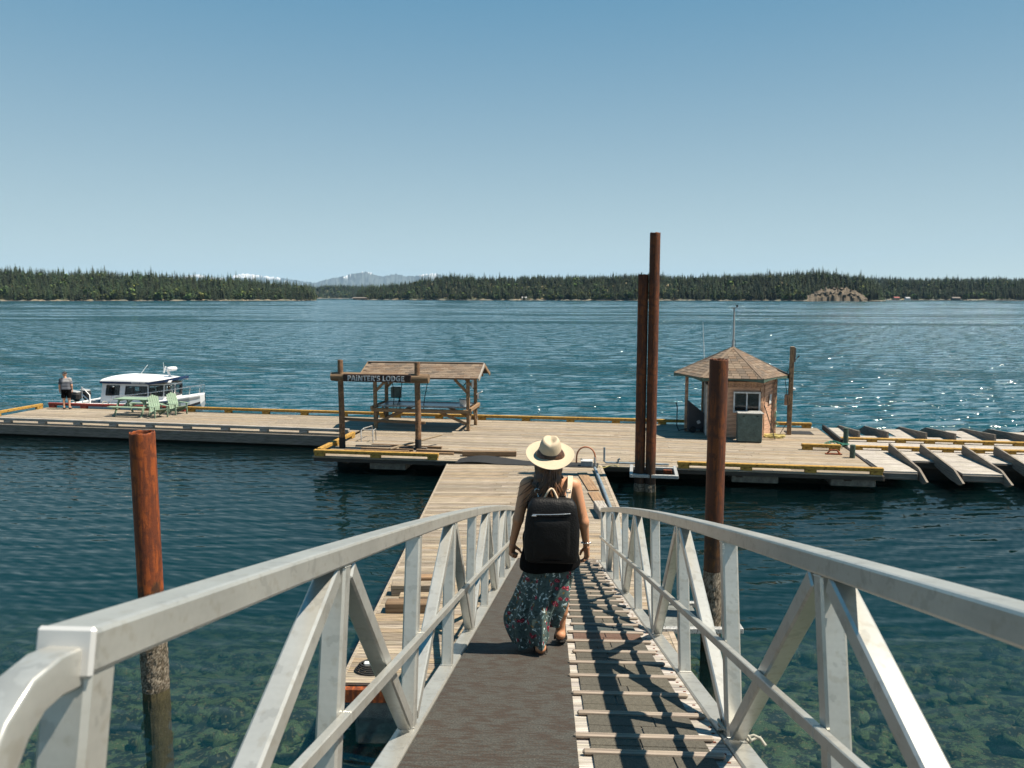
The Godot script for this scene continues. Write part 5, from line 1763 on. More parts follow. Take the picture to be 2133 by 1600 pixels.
# ------------------------------------------------------------------ water taxi
func boat() -> void:
	var t := thing("water_taxi", "white aluminium water taxi with a navy roof band moored behind the red rail", "boat", dock(-20.7, 0.04, 10.75, -0.03))
	# hull, bow at +x: stations of half beam, gunwale, chine and keel heights
	var st := [[-3.2, 1.08, 0.60, 0.10, -0.25], [-2.0, 1.14, 0.60, 0.08, -0.30], [0.0, 1.16, 0.64, 0.10, -0.35], [1.2, 1.08, 0.74, 0.18, -0.36], [2.2, 0.82, 0.87, 0.30, -0.30], [2.9, 0.48, 0.98, 0.46, -0.10], [3.3, 0.20, 1.04, 0.62, 0.25], [3.45, 0.03, 1.06, 0.80, 0.62]]
	var rows := []
	var deck_rows := []
	for s in st:
		rows.append([Vector3(s[0], s[2], -s[1]), Vector3(s[0], s[3], -s[1] * 0.90), Vector3(s[0], s[4], 0), Vector3(s[0], s[3], s[1] * 0.90), Vector3(s[0], s[2], s[1])])
		var inn := maxf(s[1] - 0.16, 0.01)
		deck_rows.append([Vector3(s[0], s[2], s[1]), Vector3(s[0], s[2] + 0.03, s[1] - 0.02 * minf(1, s[1])), Vector3(s[0], s[2] + 0.04, inn), Vector3(s[0], s[2] + (0.10 if s[0] > 1.0 else 0.04), 0), Vector3(s[0], s[2] + 0.04, -inn), Vector3(s[0], s[2] + 0.03, -s[1] + 0.02), Vector3(s[0], s[2], -s[1])])
	var mb := MB.new()
	for k in rows.size() - 1:
		for q in 4: mb.quad(rows[k][q], rows[k + 1][q], rows[k + 1][q + 1], rows[k][q + 1])
	mb.quad(rows[0][0], rows[0][1], rows[0][3], rows[0][4])
	mb.tri(rows[0][1], rows[0][2], rows[0][3])
	var hull := part(t, "hull", mb.mesh(), M.hull)
	mb = MB.new()
	for k in range(2, st.size() - 1):
		for q in 6: mb.quad(deck_rows[k][q], deck_rows[k + 1][q], deck_rows[k + 1][q + 1], deck_rows[k][q + 1])
	part(t, "foredeck", mb.mesh(), M.hull)
	mb = MB.new()
	for sg in [-1.0, 1.0]:
		for k in 2:
			var a: Array = st[k]
			var b: Array = st[k + 1]
			mb.bar(Vector3(a[0], a[2], sg * (a[1] - 0.10)), Vector3(b[0], b[2], sg * (b[1] - 0.10)), 0.2, 0.05)
	mb.bar(Vector3(-3.17, 0.58, -1.0), Vector3(-3.17, 0.58, 1.0), 0.1, 0.06)
	part(t, "side_deck", mb.mesh(), M.hull)
	part(t, "cockpit_floor", cb(3.2, 0.03, 1.9), M.hull_grey, at(-1.6, 0.30, 0))
	for q in [[-2.2, 0.45], [-1.95, -0.3]]: part(t, "seat_box", cb(0.42, 0.42, 0.42, 0.03), M.hull_grey, at(q[0], 0.52, q[1]))
	# grey bow stripe and dark boot top, 6 mm proud
	for band in [[1, 0.10, 0.34, M.hull_grey, "bow_stripe"], [3, 0.72, 0.98, M.ink, "boot_top"]]:
		mb = MB.new()
		for k in range(2 if band[0] == 1 else 2, 6):
			for sg in [1.0, -1.0]:
				var q := []
				for e in [[k, band[1]], [k + 1, band[1]], [k + 1, band[2]], [k, band[2]]]:
					var s: Array = st[e[0]]
					q.append(Vector3(s[0], lerpf(s[2], s[3], e[1]), sg * (lerpf(s[1], s[1] * 0.90, e[1]) + 0.006)))
				if sg > 0: mb.quad(q[3], q[2], q[1], q[0])
				else: mb.quad(q[0], q[1], q[2], q[3])
		part(hull, band[4], mb.mesh(), band[3])
	part(hull, "registration", text_mesh("C23436BC", 0.19, 0.006), M.ink, at(1.72, 0.70, 1.005, 0.25))
	# cabin: plan extruded upwards, front faces lean forward
	var plan := [Vector2(-1.72, 0.86), Vector2(0.92, 0.86), Vector2(1.62, 0.68), Vector2(1.95, 0.30), Vector2(1.95, -0.30), Vector2(1.62, -0.68), Vector2(0.92, -0.86), Vector2(-1.72, -0.86)]
	var lean := func(p: Vector2, y: float) -> Vector3:
		var u := clampf((y - 0.6) / 1.0, 0, 1)
		return Vector3(p.x + u * (0.16 if p.x < 0 else (0.10 if p.x > 1.0 else 0.02)), y, p.y * (1.0 - 0.06 * u))
	# walls with real openings, glazed
	var wins := [[[0.10, 0.37, 1.02, 1.50], [0.50, 0.98, 1.04, 1.48]], [[0.08, 0.92, 1.02, 1.54]], [[0.08, 0.92, 1.02, 1.54]], [[0.08, 0.92, 1.02, 1.54]], [[0.08, 0.92, 1.02, 1.54]], [[0.08, 0.92, 1.02, 1.54]], [[0.02, 0.50, 1.04, 1.48], [0.63, 0.90, 1.02, 1.50]], [[0.40, 0.60, 0.62, 1.52]]]
	mb = MB.new()
	for k in 8:
		var a: Vector2 = plan[k]
		var b: Vector2 = plan[(k + 1) % 8]
		var put := func(u0: float, u1: float, y0: float, y1: float):
			mb.quad(lean.call(a.lerp(b, u0), y0), lean.call(a.lerp(b, u1), y0), lean.call(a.lerp(b, u1), y1), lean.call(a.lerp(b, u0), y1))
		var u := 0.0
		for w in wins[k]:
			put.call(u, w[0], 0.55, 1.62)
			put.call(w[0], w[1], 0.55, w[2]); put.call(w[0], w[1], w[3], 1.62)
			u = w[1]
		put.call(u, 1.0, 0.55, 1.62)
	var cab := part(t, "cabin", mb.mesh(), M.hull)
	part(cab, "cabin_floor", cb(3.4, 0.04, 1.5), M.hull_grey, at(0.05, 0.5, 0))
	for q in [[-1.0, 0.45], [-1.0, -0.45], [0.0, 0.45], [0.0, -0.45], [1.0, 0.35], [1.0, -0.35]]:
		var se := MB.new()
		se.box(at(q[0], 0.82, q[1]), Vector3(0.45, 0.12, 0.5), 0.03)
		se.box(at(q[0] - 0.24, 1.10, q[1], 0, 0, 0.12), Vector3(0.10, 0.55, 0.5), 0.03)
		se.box(at(q[0], 0.64, q[1]), Vector3(0.2, 0.26, 0.2))
		part(cab, "seat", se.mesh(), M.dark_blue)
	part(cab, "dashboard", cb(0.4, 0.12, 1.1, 0.02), M.hull_grey, at(1.62, 0.98, 0))
	part(cab, "headlining", cb(3.4, 0.02, 1.55), M.lining, at(0.1, 1.625, 0))
	for k in 8:
		var a: Vector2 = plan[k]
		var b: Vector2 = plan[(k + 1) % 8]
		var d := (b - a).normalized()
		var o := Vector3(-d.y, 0, d.x)
		if o.dot(Vector3((a + b).x * 0.5 - 0.2, 0, (a + b).y * 0.5)) < 0: o = -o
		for w in wins[k]:
			var q := []
			for e in [[w[0], w[2]], [w[1], w[2]], [w[1], w[3]], [w[0], w[3]]]: q.append(lean.call(a.lerp(b, e[0]), e[1]))
			var pn := MB.new()
			pn.quad(q[0] - o * 0.01, q[1] - o * 0.01, q[2] - o * 0.01, q[3] - o * 0.01)
			var wn := part(cab, "window" if k in [0, 6] else ("cabin_door" if k == 7 else "windshield"), pn.mesh(), M.glass)
			var fr := MB.new()
			for e in 4: fr.bar(q[e] + o * 0.004, q[(e + 1) % 4] + o * 0.004, 0.035, 0.035)
			part(wn, "frame", fr.mesh(), M.ink)
			if k in [0, 6] and w[1] - w[0] > 0.4:
				var ml := MB.new()
				for e in [0.36, 0.64]: ml.bar(q[0].lerp(q[1], e), q[3].lerp(q[2], e), 0.025, 0.025)
				part(wn, "mullion", ml.mesh(), M.ink)
	part(cab, "name_lettering", text_mesh("PAINTER'S LODGE", 0.13, 0.006), M.hull_grey, at(-0.30, 0.88, 0.852, 0, -0.05))
	# roof with its navy band and visor
	rows = []
	for s in [[-1.62, 0.0], [-1.55, 0.16], [-1.25, 0.24], [-0.7, 0.30], [0.0, 0.28], [1.0, 0.24], [1.9, 0.18], [2.12, 0.12]]:
		var row := []
		for q in 13:
			var an := PI * q / 12.0
			var zz := 0.93 if s[0] < 1.0 else lerpf(0.93, 0.70, (s[0] - 1.0) / 1.12)
			row.append(Vector3(s[0], 1.70 + s[1] * pow(sin(an), 0.45), zz * cos(an)))
		rows.append(row)
	mb = MB.new()
	mb.grid(rows, false, true)
	var roof := part(t, "roof", mb.mesh(), M.hull)
	mb = MB.new()
	for sg in [1.0, -1.0]: mb.bar(Vector3(-1.62, 1.66, sg * 0.925), Vector3(1.02, 1.66, sg * 0.925), 0.03, 0.11)
	mb.bar(Vector3(-1.62, 1.66, -0.9), Vector3(-1.62, 1.66, 0.9), 0.03, 0.11)
	part(roof, "navy_band", mb.mesh(), M.navy)
	mb = MB.new()
	var vis := [Vector3(1.02, 1.64, 0.95), Vector3(1.85, 1.78, 0.80), Vector3(2.32, 1.88, 0.40), Vector3(2.32, 1.88, -0.40), Vector3(1.85, 1.78, -0.80), Vector3(1.02, 1.64, -0.95)]
	for k in 5: mb.bar(vis[k], vis[k + 1], 0.04, 0.13)
	mb.quad(vis[1], vis[2] + Vector3(0, 0.06, 0), vis[3] + Vector3(0, 0.06, 0), vis[4])
	part(roof, "visor", mb.mesh(), M.navy)
	part(roof, "roof_lettering", text_mesh("WATER TAXI", 0.13, 0.006), M.white, at(0.50, 1.662, 0.944))
	mb = MB.new()
	mb.bar(Vector3(1.6, 1.9, 0), Vector3(1.45, 2.28, 0), 0.12, 0.05, Vector3.RIGHT)
	mb.bar(Vector3(1.40, 2.40, 0.03), Vector3(1.30, 2.10, 0.05), 0.08, 0.05)
	mb.tube([Vector3(1.35, 2.2, 0.1), Vector3(1.33, 2.62, 0.1)], 0.008, 6)
	var ma := part(t, "mast", mb.mesh(), M.hull)
	mb = MB.new()
	mb.lathe([[0.0, 0.0], [0.20, 0.0], [0.235, 0.04], [0.24, 0.10], [0.20, 0.165], [0.10, 0.18], [0.0, 0.182]], 20, at(1.72, 2.22, 0))
	part(ma, "radar_dome", mb.mesh(), M.hull)
	mb = MB.new()
	mb.tube([Vector3(-0.4, 1.95, -0.5), Vector3(0.02, 2.42, -0.5)], 0.012, 6)
	part(t, "aerial", mb.mesh(), M.hull)
	# bow rail and stern gate
	for sg in [1.0, -1.0]:
		var top := []
		for s in [[-0.9, 1.05, 1.02], [0.2, 1.06, 1.10], [1.2, 0.98, 1.22], [2.2, 0.74, 1.36], [2.95, 0.42, 1.48], [3.38, 0.12, 1.54]]:
			top.append(Vector3(s[0], s[2], sg * s[1]))
		mb = MB.new()
		mb.tube(top, 0.016, 8)
		var rl := part(t, "bow_rail", mb.mesh(), M.silver)
		for k in 6:
			mb = MB.new()
			mb.tube([top[k], top[k] + Vector3(-0.10, -0.42, 0)], 0.013, 6)
			part(rl, "stanchion", mb.mesh(), M.silver)
		mb = MB.new()
		for s in [[[-2.6, 0.6], [-2.6, 1.42], [-2.18, 1.02], [-2.18, 0.6]], [[-2.6, 1.05], [-2.2, 0.72]]]:
			var pts := []
			for q in s: pts.append(Vector3(q[0], q[1], sg * 0.98))
			mb.tube(pts, 0.026, 8)
		part(t, "stern_gate", mb.mesh(), M.hull)
	for sg in [0.34, -0.34]:
		mb = MB.new()
		mb.box(at(-3.52, 0.86, sg, 0, 0, -0.12), Vector3(0.52, 0.40, 0.36), 0.09)
		mb.box(at(-3.46, 0.45, sg), Vector3(0.22, 0.75, 0.16), 0.03)
		var en := part(t, "outboard_engine", mb.mesh(), M.black)
		part(en, "cowl_top", cb(0.42, 0.08, 0.30, 0.03), M.hull_grey, at(-3.52, 1.08, sg, 0, 0, -0.12))
	# mooring lines to the rail
	for k in 2:
		mb = MB.new()
		var x0: float = [-2.4, -0.6][k]
		mb.tube([Vector3(x0, 0.64, 1.05), Vector3(x0 - 0.05, 0.62, 1.45), Vector3(x0 - 0.1, 0.84, 1.75), Vector3(x0 - 0.08, 0.86, 1.95), Vector3(x0 - 0.06, 0.60, 2.03)], 0.02, 7)
		one("mooring_line", ["white mooring line from the boat's stern over the red rail", "white mooring line amidships over the red rail"][k], "rope", mb.mesh(), M.rope, dock(-20.7, 0.04, 10.75, -0.03))

# ------------------------------------------------------------------ people
func hand(mb: MB, wrist: Vector3, fw: Vector3, side: Vector3, palm_n: Vector3, curl: float, thumb_in: float) -> void:
	# fw: along the fingers, side: towards the thumb, palm_n: out of the palm
	var o := wrist
	var f := Flesh.new(o - Vector3.ONE * 0.15, o + Vector3.ONE * 0.15, 0.0045)
	var kn := []
	for k in 4: kn.append(o + fw * (0.088 - 0.004 * absf(k - 1.0)) + side * (0.028 - 0.0185 * k))
	f.bone(o - fw * 0.05, o + fw * 0.01, 0.024, 0.025, 0.012)
	for k in 4: f.bone(o + fw * 0.012 + side * (0.014 - 0.010 * k), kn[k], 0.017, 0.0115, 0.012)
	for k in 4:
		var l: float = [0.066, 0.074, 0.070, 0.055][k]
		var p: Vector3 = kn[k]
		var a := curl * 0.45
		for s in 3:
			var d := (fw * cos(a) + palm_n * sin(a)).normalized()
			var q: Vector3 = p + d * l * [0.45, 0.32, 0.26][s]
			f.bone(p, q, 0.0095 - 0.0008 * s, 0.0088 - 0.0008 * s, 0.003)
			p = q
			a += curl * [0.9, 0.7, 0.0][s]
	var t0 := o + fw * 0.025 + side * 0.024 + palm_n * 0.008
	var t1 := t0 + (fw * 0.6 + side * 0.55 + palm_n * 0.35 * (1 + thumb_in)).normalized() * 0.042
	var t2 := t1 + (fw * 0.8 + side * 0.15 + palm_n * (0.2 + 0.6 * thumb_in)).normalized() * 0.032
	f.bone(t0, t1, 0.014, 0.0105, 0.006)
	f.bone(t1, t2, 0.0105, 0.0085, 0.003)
	f.into(mb)

func head(f: Flesh, c: Vector3, fwd: Vector3, s := 1.0) -> void:     # skull, jaw, nose, lips, ears, brow
	var r := fwd.cross(Vector3.UP).normalized()
	f.bone(c + Vector3(0, 0.035, 0) * s - fwd * 0.018 * s, c + Vector3(0, 0.03, 0) * s + fwd * 0.02 * s, 0.080 * s, 0.074 * s, 0.02)
	f.bone(c + fwd * 0.03 * s - Vector3(0, 0.03, 0) * s, c + fwd * 0.052 * s - Vector3(0, 0.082, 0) * s, 0.058 * s, 0.028 * s, 0.025)
	f.bone(c + fwd * 0.088 * s + Vector3(0, 0.012, 0) * s, c + fwd * 0.105 * s - Vector3(0, 0.022, 0) * s, 0.008 * s, 0.013 * s, 0.010)
	f.bone(c + fwd * 0.086 * s - Vector3(0, 0.047, 0) * s - r * 0.018 * s, c + fwd * 0.086 * s - Vector3(0, 0.047, 0) * s + r * 0.018 * s, 0.009 * s, 0.009 * s, 0.006)
	for e in [-1.0, 1.0]:
		f.bone(c + r * e * 0.020 * s + fwd * 0.083 * s + Vector3(0, 0.026, 0) * s, c + r * e * 0.045 * s + fwd * 0.072 * s + Vector3(0, 0.026, 0) * s, 0.010 * s, 0.009 * s, 0.008)
		f.bone(c + r * e * 0.077 * s - fwd * 0.005 * s + Vector3(0, 0.018, 0) * s, c + r * e * 0.075 * s - fwd * 0.002 * s - Vector3(0, 0.022, 0) * s, 0.013 * s, 0.010 * s, 0.006)

func sandal(t: Node3D, heel: Vector3, toe: Vector3, up: Vector3) -> void:
	var d := (toe - heel).normalized()
	var x := up.cross(d).normalized()
	var mb := MB.new()
	var rows := []
	for lay in 2:
		var row := []
		for k in 20:
			var an := TAU * k / 20.0
			var u := 0.5 - 0.5 * cos(an)
			var w := (0.036 + 0.012 * u) * sin(an)
			row.append(heel.lerp(toe, u) + d * (0.03 * (u * 2.0 - 1.0)) + x * w + up * (0.024 * lay))
		rows.append(row)
	mb.grid(rows, true)
	for lay in 2:
		for k in range(1, 19): mb.tri(rows[lay][0], rows[lay][k + (1 - lay)], rows[lay][k + lay])
	var s := part(t, "sandal", mb.mesh(), M.leather)
	for q in [[0.12, 0.090, 0.050], [0.45, 0.075, 0.046], [0.80, 0.052, 0.050]]:
		var pts := []
		for k in 11:
			var an := PI * k / 10.0
			pts.append(heel.lerp(toe, q[0]) + x * cos(an) * q[2] + up * (0.018 + sin(an) * q[1]) + d * 0.01 * sin(an))
		var st := MB.new()
		for w in 3:
			var p2 := []
			for p in pts: p2.append(p + d * (w - 1) * 0.009)
			st.tube(p2, 0.0058, 6)
		part(s, "strap", st.mesh(), M.leather)

func walker() -> void:
	var foot := on_gang(-0.03, 0.012, 6.5)
	var t := thing("person", "person in a wide straw hat, black backpack and floral skirt walking down the gangway", "person", Transform3D(Basis(Vector3.UP, -0.055).scaled(Vector3.ONE * 1.025), foot))
	var body := MB.new()
	var f := Flesh.new(Vector3(-0.38, -0.16, -0.46), Vector3(0.40, 1.68, 0.34), 0.0125)
	var sl := 0.263
	# torso and neck
	f.bone(Vector3(-0.075, 0.90, 0), Vector3(0.075, 0.90, 0), 0.115, 0.115, 0.05)
	f.bone(Vector3(-0.045, 1.05, 0), Vector3(0.045, 1.05, 0), 0.105, 0.105, 0.06)
	f.bone(Vector3(-0.075, 1.22, 0), Vector3(0.075, 1.22, 0), 0.105, 0.105, 0.06)
	f.bone(Vector3(-0.15, 1.335, 0.01), Vector3(0.15, 1.335, 0.01), 0.055, 0.055, 0.05)
	f.bone(Vector3(0, 1.33, 0.01), Vector3(0, 1.45, -0.01), 0.058, 0.052, 0.04)
	# arms
	f.bone(Vector3(-0.182, 1.325, 0.005), Vector3(-0.243, 1.06, 0.035), 0.052, 0.040, 0.03)
	f.bone(Vector3(-0.243, 1.06, 0.035), Vector3(-0.290, 0.845, -0.015), 0.040, 0.026, 0.02)
	f.bone(Vector3(0.192, 1.325, 0.005), Vector3(0.262, 1.045, 0.03), 0.052, 0.040, 0.03)
	f.bone(Vector3(0.262, 1.045, 0.03), Vector3(0.288, 0.835, -0.03), 0.040, 0.025, 0.02)
	# legs: the far one has just been set down ahead, the near one carries the weight
	f.bone(Vector3(-0.085, 0.86, 0), Vector3(-0.080, 0.50, 0.06), 0.088, 0.058, 0.04)
	f.bone(Vector3(-0.080, 0.50, 0.06), Vector3(-0.062, 0.13, 0.215), 0.056, 0.036, 0.03)
	f.bone(Vector3(0.085, 0.86, 0), Vector3(0.105, 0.46, -0.13), 0.088, 0.058, 0.04)
	f.bone(Vector3(0.105, 0.46, -0.13), Vector3(0.092, 0.075, -0.165), 0.056, 0.036, 0.03)
	f.bone(Vector3(-0.072, 0.36, 0.135), Vector3(-0.07, 0.30, 0.16), 0.056, 0.05, 0.03)
	f.bone(Vector3(0.098, 0.32, -0.125), Vector3(0.098, 0.25, -0.13), 0.056, 0.05, 0.03)
	# feet
	var h1 := Vector3(-0.062, 0.235 * sl + 0.052, 0.245)
	f.bone(Vector3(-0.062, 0.12, 0.215), h1, 0.034, 0.034, 0.02)
	f.bone(h1, Vector3(-0.068, 0.08 * sl + 0.048, 0.08), 0.033, 0.030, 0.02, Vector3(1.15, 0.9, 1))
	f.bone(Vector3(-0.068, 0.08 * sl + 0.046, 0.08), Vector3(-0.07, 0.02 * sl + 0.040, 0.025), 0.030, 0.020, 0.02, Vector3(1.3, 0.8, 1))
	var h2 := Vector3(0.092, -0.135 * sl + 0.088, -0.135)
	f.bone(Vector3(0.092, 0.08, -0.165), h2, 0.034, 0.034, 0.02)
	f.bone(h2, Vector3(0.098, -0.30 * sl + 0.056, -0.30), 0.033, 0.030, 0.02, Vector3(1.15, 0.9, 1))
	f.bone(Vector3(0.098, -0.30 * sl + 0.054, -0.30), Vector3(0.10, -0.36 * sl + 0.040, -0.36), 0.030, 0.020, 0.02, Vector3(1.3, 0.8, 1))
	f.into(body)
	var hf := Flesh.new(Vector3(-0.12, 1.36, -0.16), Vector3(0.12, 1.66, 0.12), 0.007)
	hf.bone(Vector3(0, 1.34, 0.01), Vector3(0, 1.46, -0.005), 0.056, 0.052, 0.03)
	head(hf, Vector3(0, 1.515, -0.02), Vector3(0, -0.08, -1).normalized())
	hf.into(body)
	hand(body, Vector3(0.288, 0.835, -0.03), Vector3(0.07, -0.97, -0.16).normalized(), Vector3(-0.35, -0.15, -0.92).normalized(), Vector3(-0.85, -0.05, 0.3).normalized(), 0.75, 0.1)
	hand(body, Vector3(-0.290, 0.845, -0.015), Vector3(-0.05, -0.98, -0.05).normalized(), Vector3(0.45, -0.1, -0.88).normalized(), Vector3(0.88, 0.0, 0.42).normalized(), 2.1, 0.8)
	part(t, "body", body.mesh(), M.skin)
	# black top
	var c := Flesh.new(Vector3(-0.30, 0.52, -0.20), Vector3(0.30, 1.42, 0.28), 0.011)
	c.bone(Vector3(-0.075, 0.74, 0.045), Vector3(0.085, 0.74, 0.045), 0.152, 0.152, 0.05)
	c.bone(Vector3(-0.075, 0.65, 0.05), Vector3(0.085, 0.65, 0.05), 0.155, 0.155, 0.04)
	c.bone(Vector3(-0.080, 0.90, 0.0), Vector3(0.080, 0.90, 0.0), 0.132, 0.132, 0.05)
	c.bone(Vector3(-0.050, 1.05, 0.0), Vector3(0.050, 1.05, 0.0), 0.122, 0.122, 0.06)
	c.bone(Vector3(-0.075, 1.20, 0.0), Vector3(0.075, 1.20, 0.0), 0.115, 0.115, 0.06)
	for s in [-1.0, 1.0]: c.bone(Vector3(s * 0.095, 1.22, 0.03), Vector3(s * 0.085, 1.385, 0.015), 0.050, 0.024, 0.02)
	c.cut(Vector3(0.08, -1.0, -0.05).normalized(), -0.695)
	var cm := MB.new()
	c.into(cm)
	part(t, "top", cm.mesh(), M.cloth_black)
	skirt(t)
	backpack(t)
	hat_and_hair(t)
	sandal(t, Vector3(-0.062, 0.24 * sl - 0.005, 0.245), Vector3(-0.070, 0.02 * sl - 0.005, 0.02), Vector3(0, 1, -sl).normalized())
	sandal(t, Vector3(0.092, -0.125 * sl + 0.030, -0.125), Vector3(0.10, -0.35 * sl + 0.0, -0.35), Vector3(0, 1, -0.36).normalized())
	# beads at the wrist
	var br := MB.new()
	for k in 14:
		var an := TAU * k / 14.0
		br.lathe([[0.0, -0.006], [0.005, -0.004], [0.007, 0.0], [0.005, 0.004], [0.0, 0.006]], 7, at(0.285 + 0.034 * cos(an), 0.862 + 0.006 * sin(an), -0.023 + 0.032 * sin(an)))
	part(t, "bracelet", br.mesh(), M.silver)

func skirt(t: Node3D) -> void:
	var rows := []
	var N := 96
	for j in 34:
		var u := j / 33.0
		var row := []
		for k in N:
			var an := TAU * k / N
			var ca := cos(an)
			var sa := sin(an)
			var hem := 0.165 + 0.115 * ca + 0.02 * sin(an * 3.0) + 0.015 * sin(an * 7.0 + 1.0)
			var y := lerpf(0.92, hem, u)
			var cx := -0.055 * smoothstep(0.15, 0.8, u)
			var rx := 0.150 + 0.058 * smoothstep(0.0, 0.5, u) - 0.065 * smoothstep(0.6, 1.0, u)
			var rz := 0.125 + 0.075 * smoothstep(0.0, 0.7, u)
			var fold := 1.0 + 0.27 * smoothstep(0.1, 0.8, u) * (0.55 * sin(an * 8.0 + u * 2.2 + sin(an * 2.0)) + 0.35 * sin(an * 15.0 - u * 3.0) + 0.25 * sin(an * 5.0 + u * 6.0))
			# the wind carries the cloth to one side and back
			var blow := smoothstep(0.35, 0.75, u) * maxf(0.0, -ca) * (0.05 + 0.035 * sin(u * 9.0))
			row.append(Vector3(cx + rx * fold * ca - blow, y, 0.02 + rz * fold * sa + 0.06 * smoothstep(0.5, 1.0, u) * maxf(0.0, sa)))
		rows.append(row)
	var mb := MB.new()
	mb.grid(rows, true)
	part(t, "skirt", mb.mesh(), M.floral)

func rounded_ring(hw: float, hd: float, y: float, z: float, pw := 5.0, n := 40) -> Array:
	var row := []
	for k in n:
		var an := -TAU * k / n
		var ca := cos(an)
		var sa := sin(an)
		var r := pow(pow(absf(ca), pw) + pow(absf(sa), pw), -1.0 / pw)
		row.append(Vector3(hw * ca * r, y, z + hd * sa * r))
	return row

func backpack(t: Node3D) -> void:
	var p := part(t, "backpack", null, null, at(0.005, 0.128, 0, 0, 0.03, -0.015) * Transform3D(Basis().scaled(Vector3(1.0, 0.915, 1.0)), Vector3.ZERO))
	var rows := []
	var nz := noise(91, 9.0, 2)
	var prof := [[0.735, 0.145, 0.030, 0.19], [0.728, 0.17, 0.050, 0.185], [0.745, 0.194, 0.068, 0.18], [0.80, 0.205, 0.074, 0.178], [0.88, 0.208, 0.077, 0.176], [0.96, 0.207, 0.078, 0.176], [1.04, 0.203, 0.076, 0.176], [1.10, 0.197, 0.073, 0.176], [1.16, 0.188, 0.069, 0.175], [1.20, 0.180, 0.064, 0.172], [1.235, 0.162, 0.055, 0.168], [1.255, 0.145, 0.044, 0.162], [1.262, 0.11, 0.028, 0.160], [1.264, 0.01, 0.004, 0.160]]
	for q in prof:
		var row := rounded_ring(q[1], q[2], q[0], q[3], 4.5, 64)
		for k in row.size():
			var v: Vector3 = row[k]
			var d := Vector3(v.x, 0, v.z - 0.176).normalized()
			row[k] = v + d * (0.007 * nz.get_noise_3d(v.x * 1.2, v.y * 1.6, v.z * 1.2) + 0.004 * sin(v.y * 55.0 + v.x * 20.0) * nz.get_noise_3d(v.x, v.y, 4.0))
		rows.append(row)
	var mb := MB.new()
	mb.grid(rows, true)
	p.mesh = mb.mesh(); p.material_override = M.pack
	# front pocket panel with piping, and the zip across it
	var grid := []
	for j in 13:
		var row := []
		for k in 15:
			var u := k / 14.0 * 2.0 - 1.0
			var y := lerpf(0.765, 1.115, j / 12.0)
			var edge := minf(1.0, minf((1.0 - absf(u)) * 7.0, minf(j, 12 - j) * 0.8))
			row.append(Vector3(u * 0.150, y, 0.252 + 0.016 * edge - 0.012 * u * u - 0.006 * absf(y - 0.94) / 0.17 + 0.003 * nz.get_noise_2d(u * 0.8, y * 2.0)))
		grid.append(row)
	mb = MB.new()
	mb.grid(grid, false, true)
	part(p, "pocket", mb.mesh(), M.pack)
	var pts := []
	for k in 41:
		var an := TAU * k / 40.0
		var r := pow(pow(absf(cos(an)), 8.0) + pow(absf(sin(an)), 8.0), -0.125)
		var x := 0.152 * cos(an) * r
		var y := 0.945 + 0.183 * sin(an) * r
		pts.append(Vector3(x, y, 0.257 - 0.012 * pow(x / 0.15, 2.0) - 0.008 * absf(y - 0.94) / 0.18))
	mb = MB.new()
	mb.tube(pts, 0.004, 6, false)
	part(p, "piping", mb.mesh(), M.cloth_black)
	mb = MB.new()
	pts = []
	for k in 12: pts.append(Vector3(lerpf(-0.145, 0.135, k / 11.0), 1.142 + 0.016 * k / 11.0, 0.254 - 0.012 * pow(lerpf(-1, 1, k / 11.0), 2.0)))
	mb.tube(pts, 0.0042, 6)
	mb.box(at(-0.135, 1.134, 0.253), Vector3(0.035, 0.012, 0.008), 0.003)
	part(p, "zip", mb.mesh(), M.silver)
	mb = MB.new()
	pts = []
	for k in 9: pts.append(Vector3(-0.06 + 0.012 * k, 1.262 + 0.075 * sin(PI * k / 8.0), 0.165 + 0.01 * sin(k)))
	mb.tube(pts, 0.008, 7)
	part(p, "handle", mb.mesh(), M.cream)
	for s in [-1.0, 1.0]:
		mb = MB.new()
		for w in 4:
			mb.tube([Vector3(s * 0.10 + w * 0.009, 1.245, 0.15), Vector3(s * 0.115 + w * 0.009, 1.34, 0.10), Vector3(s * 0.118 + w * 0.009, 1.405, 0.02), Vector3(s * 0.116 + w * 0.009, 1.36, -0.07), Vector3(s * 0.10 + w * 0.009, 1.15, -0.13)], 0.0062, 6)
		part(p, "shoulder_strap", mb.mesh(), M.cream if s > 0 else M.leather)
		mb = MB.new()
		var ring := []
		for k in 13: ring.append(Vector3(s * 0.118 + 0.018 * cos(TAU * k / 12.0), 1.305 + 0.018 * sin(TAU * k / 12.0), 0.128))
		mb.tube(ring, 0.0035, 6)
		mb.tube([Vector3(s * 0.105, 1.25, 0.15), Vector3(s * 0.116, 1.295, 0.13)], 0.004, 6)
		part(p, "strap_ring", mb.mesh(), M.silver)

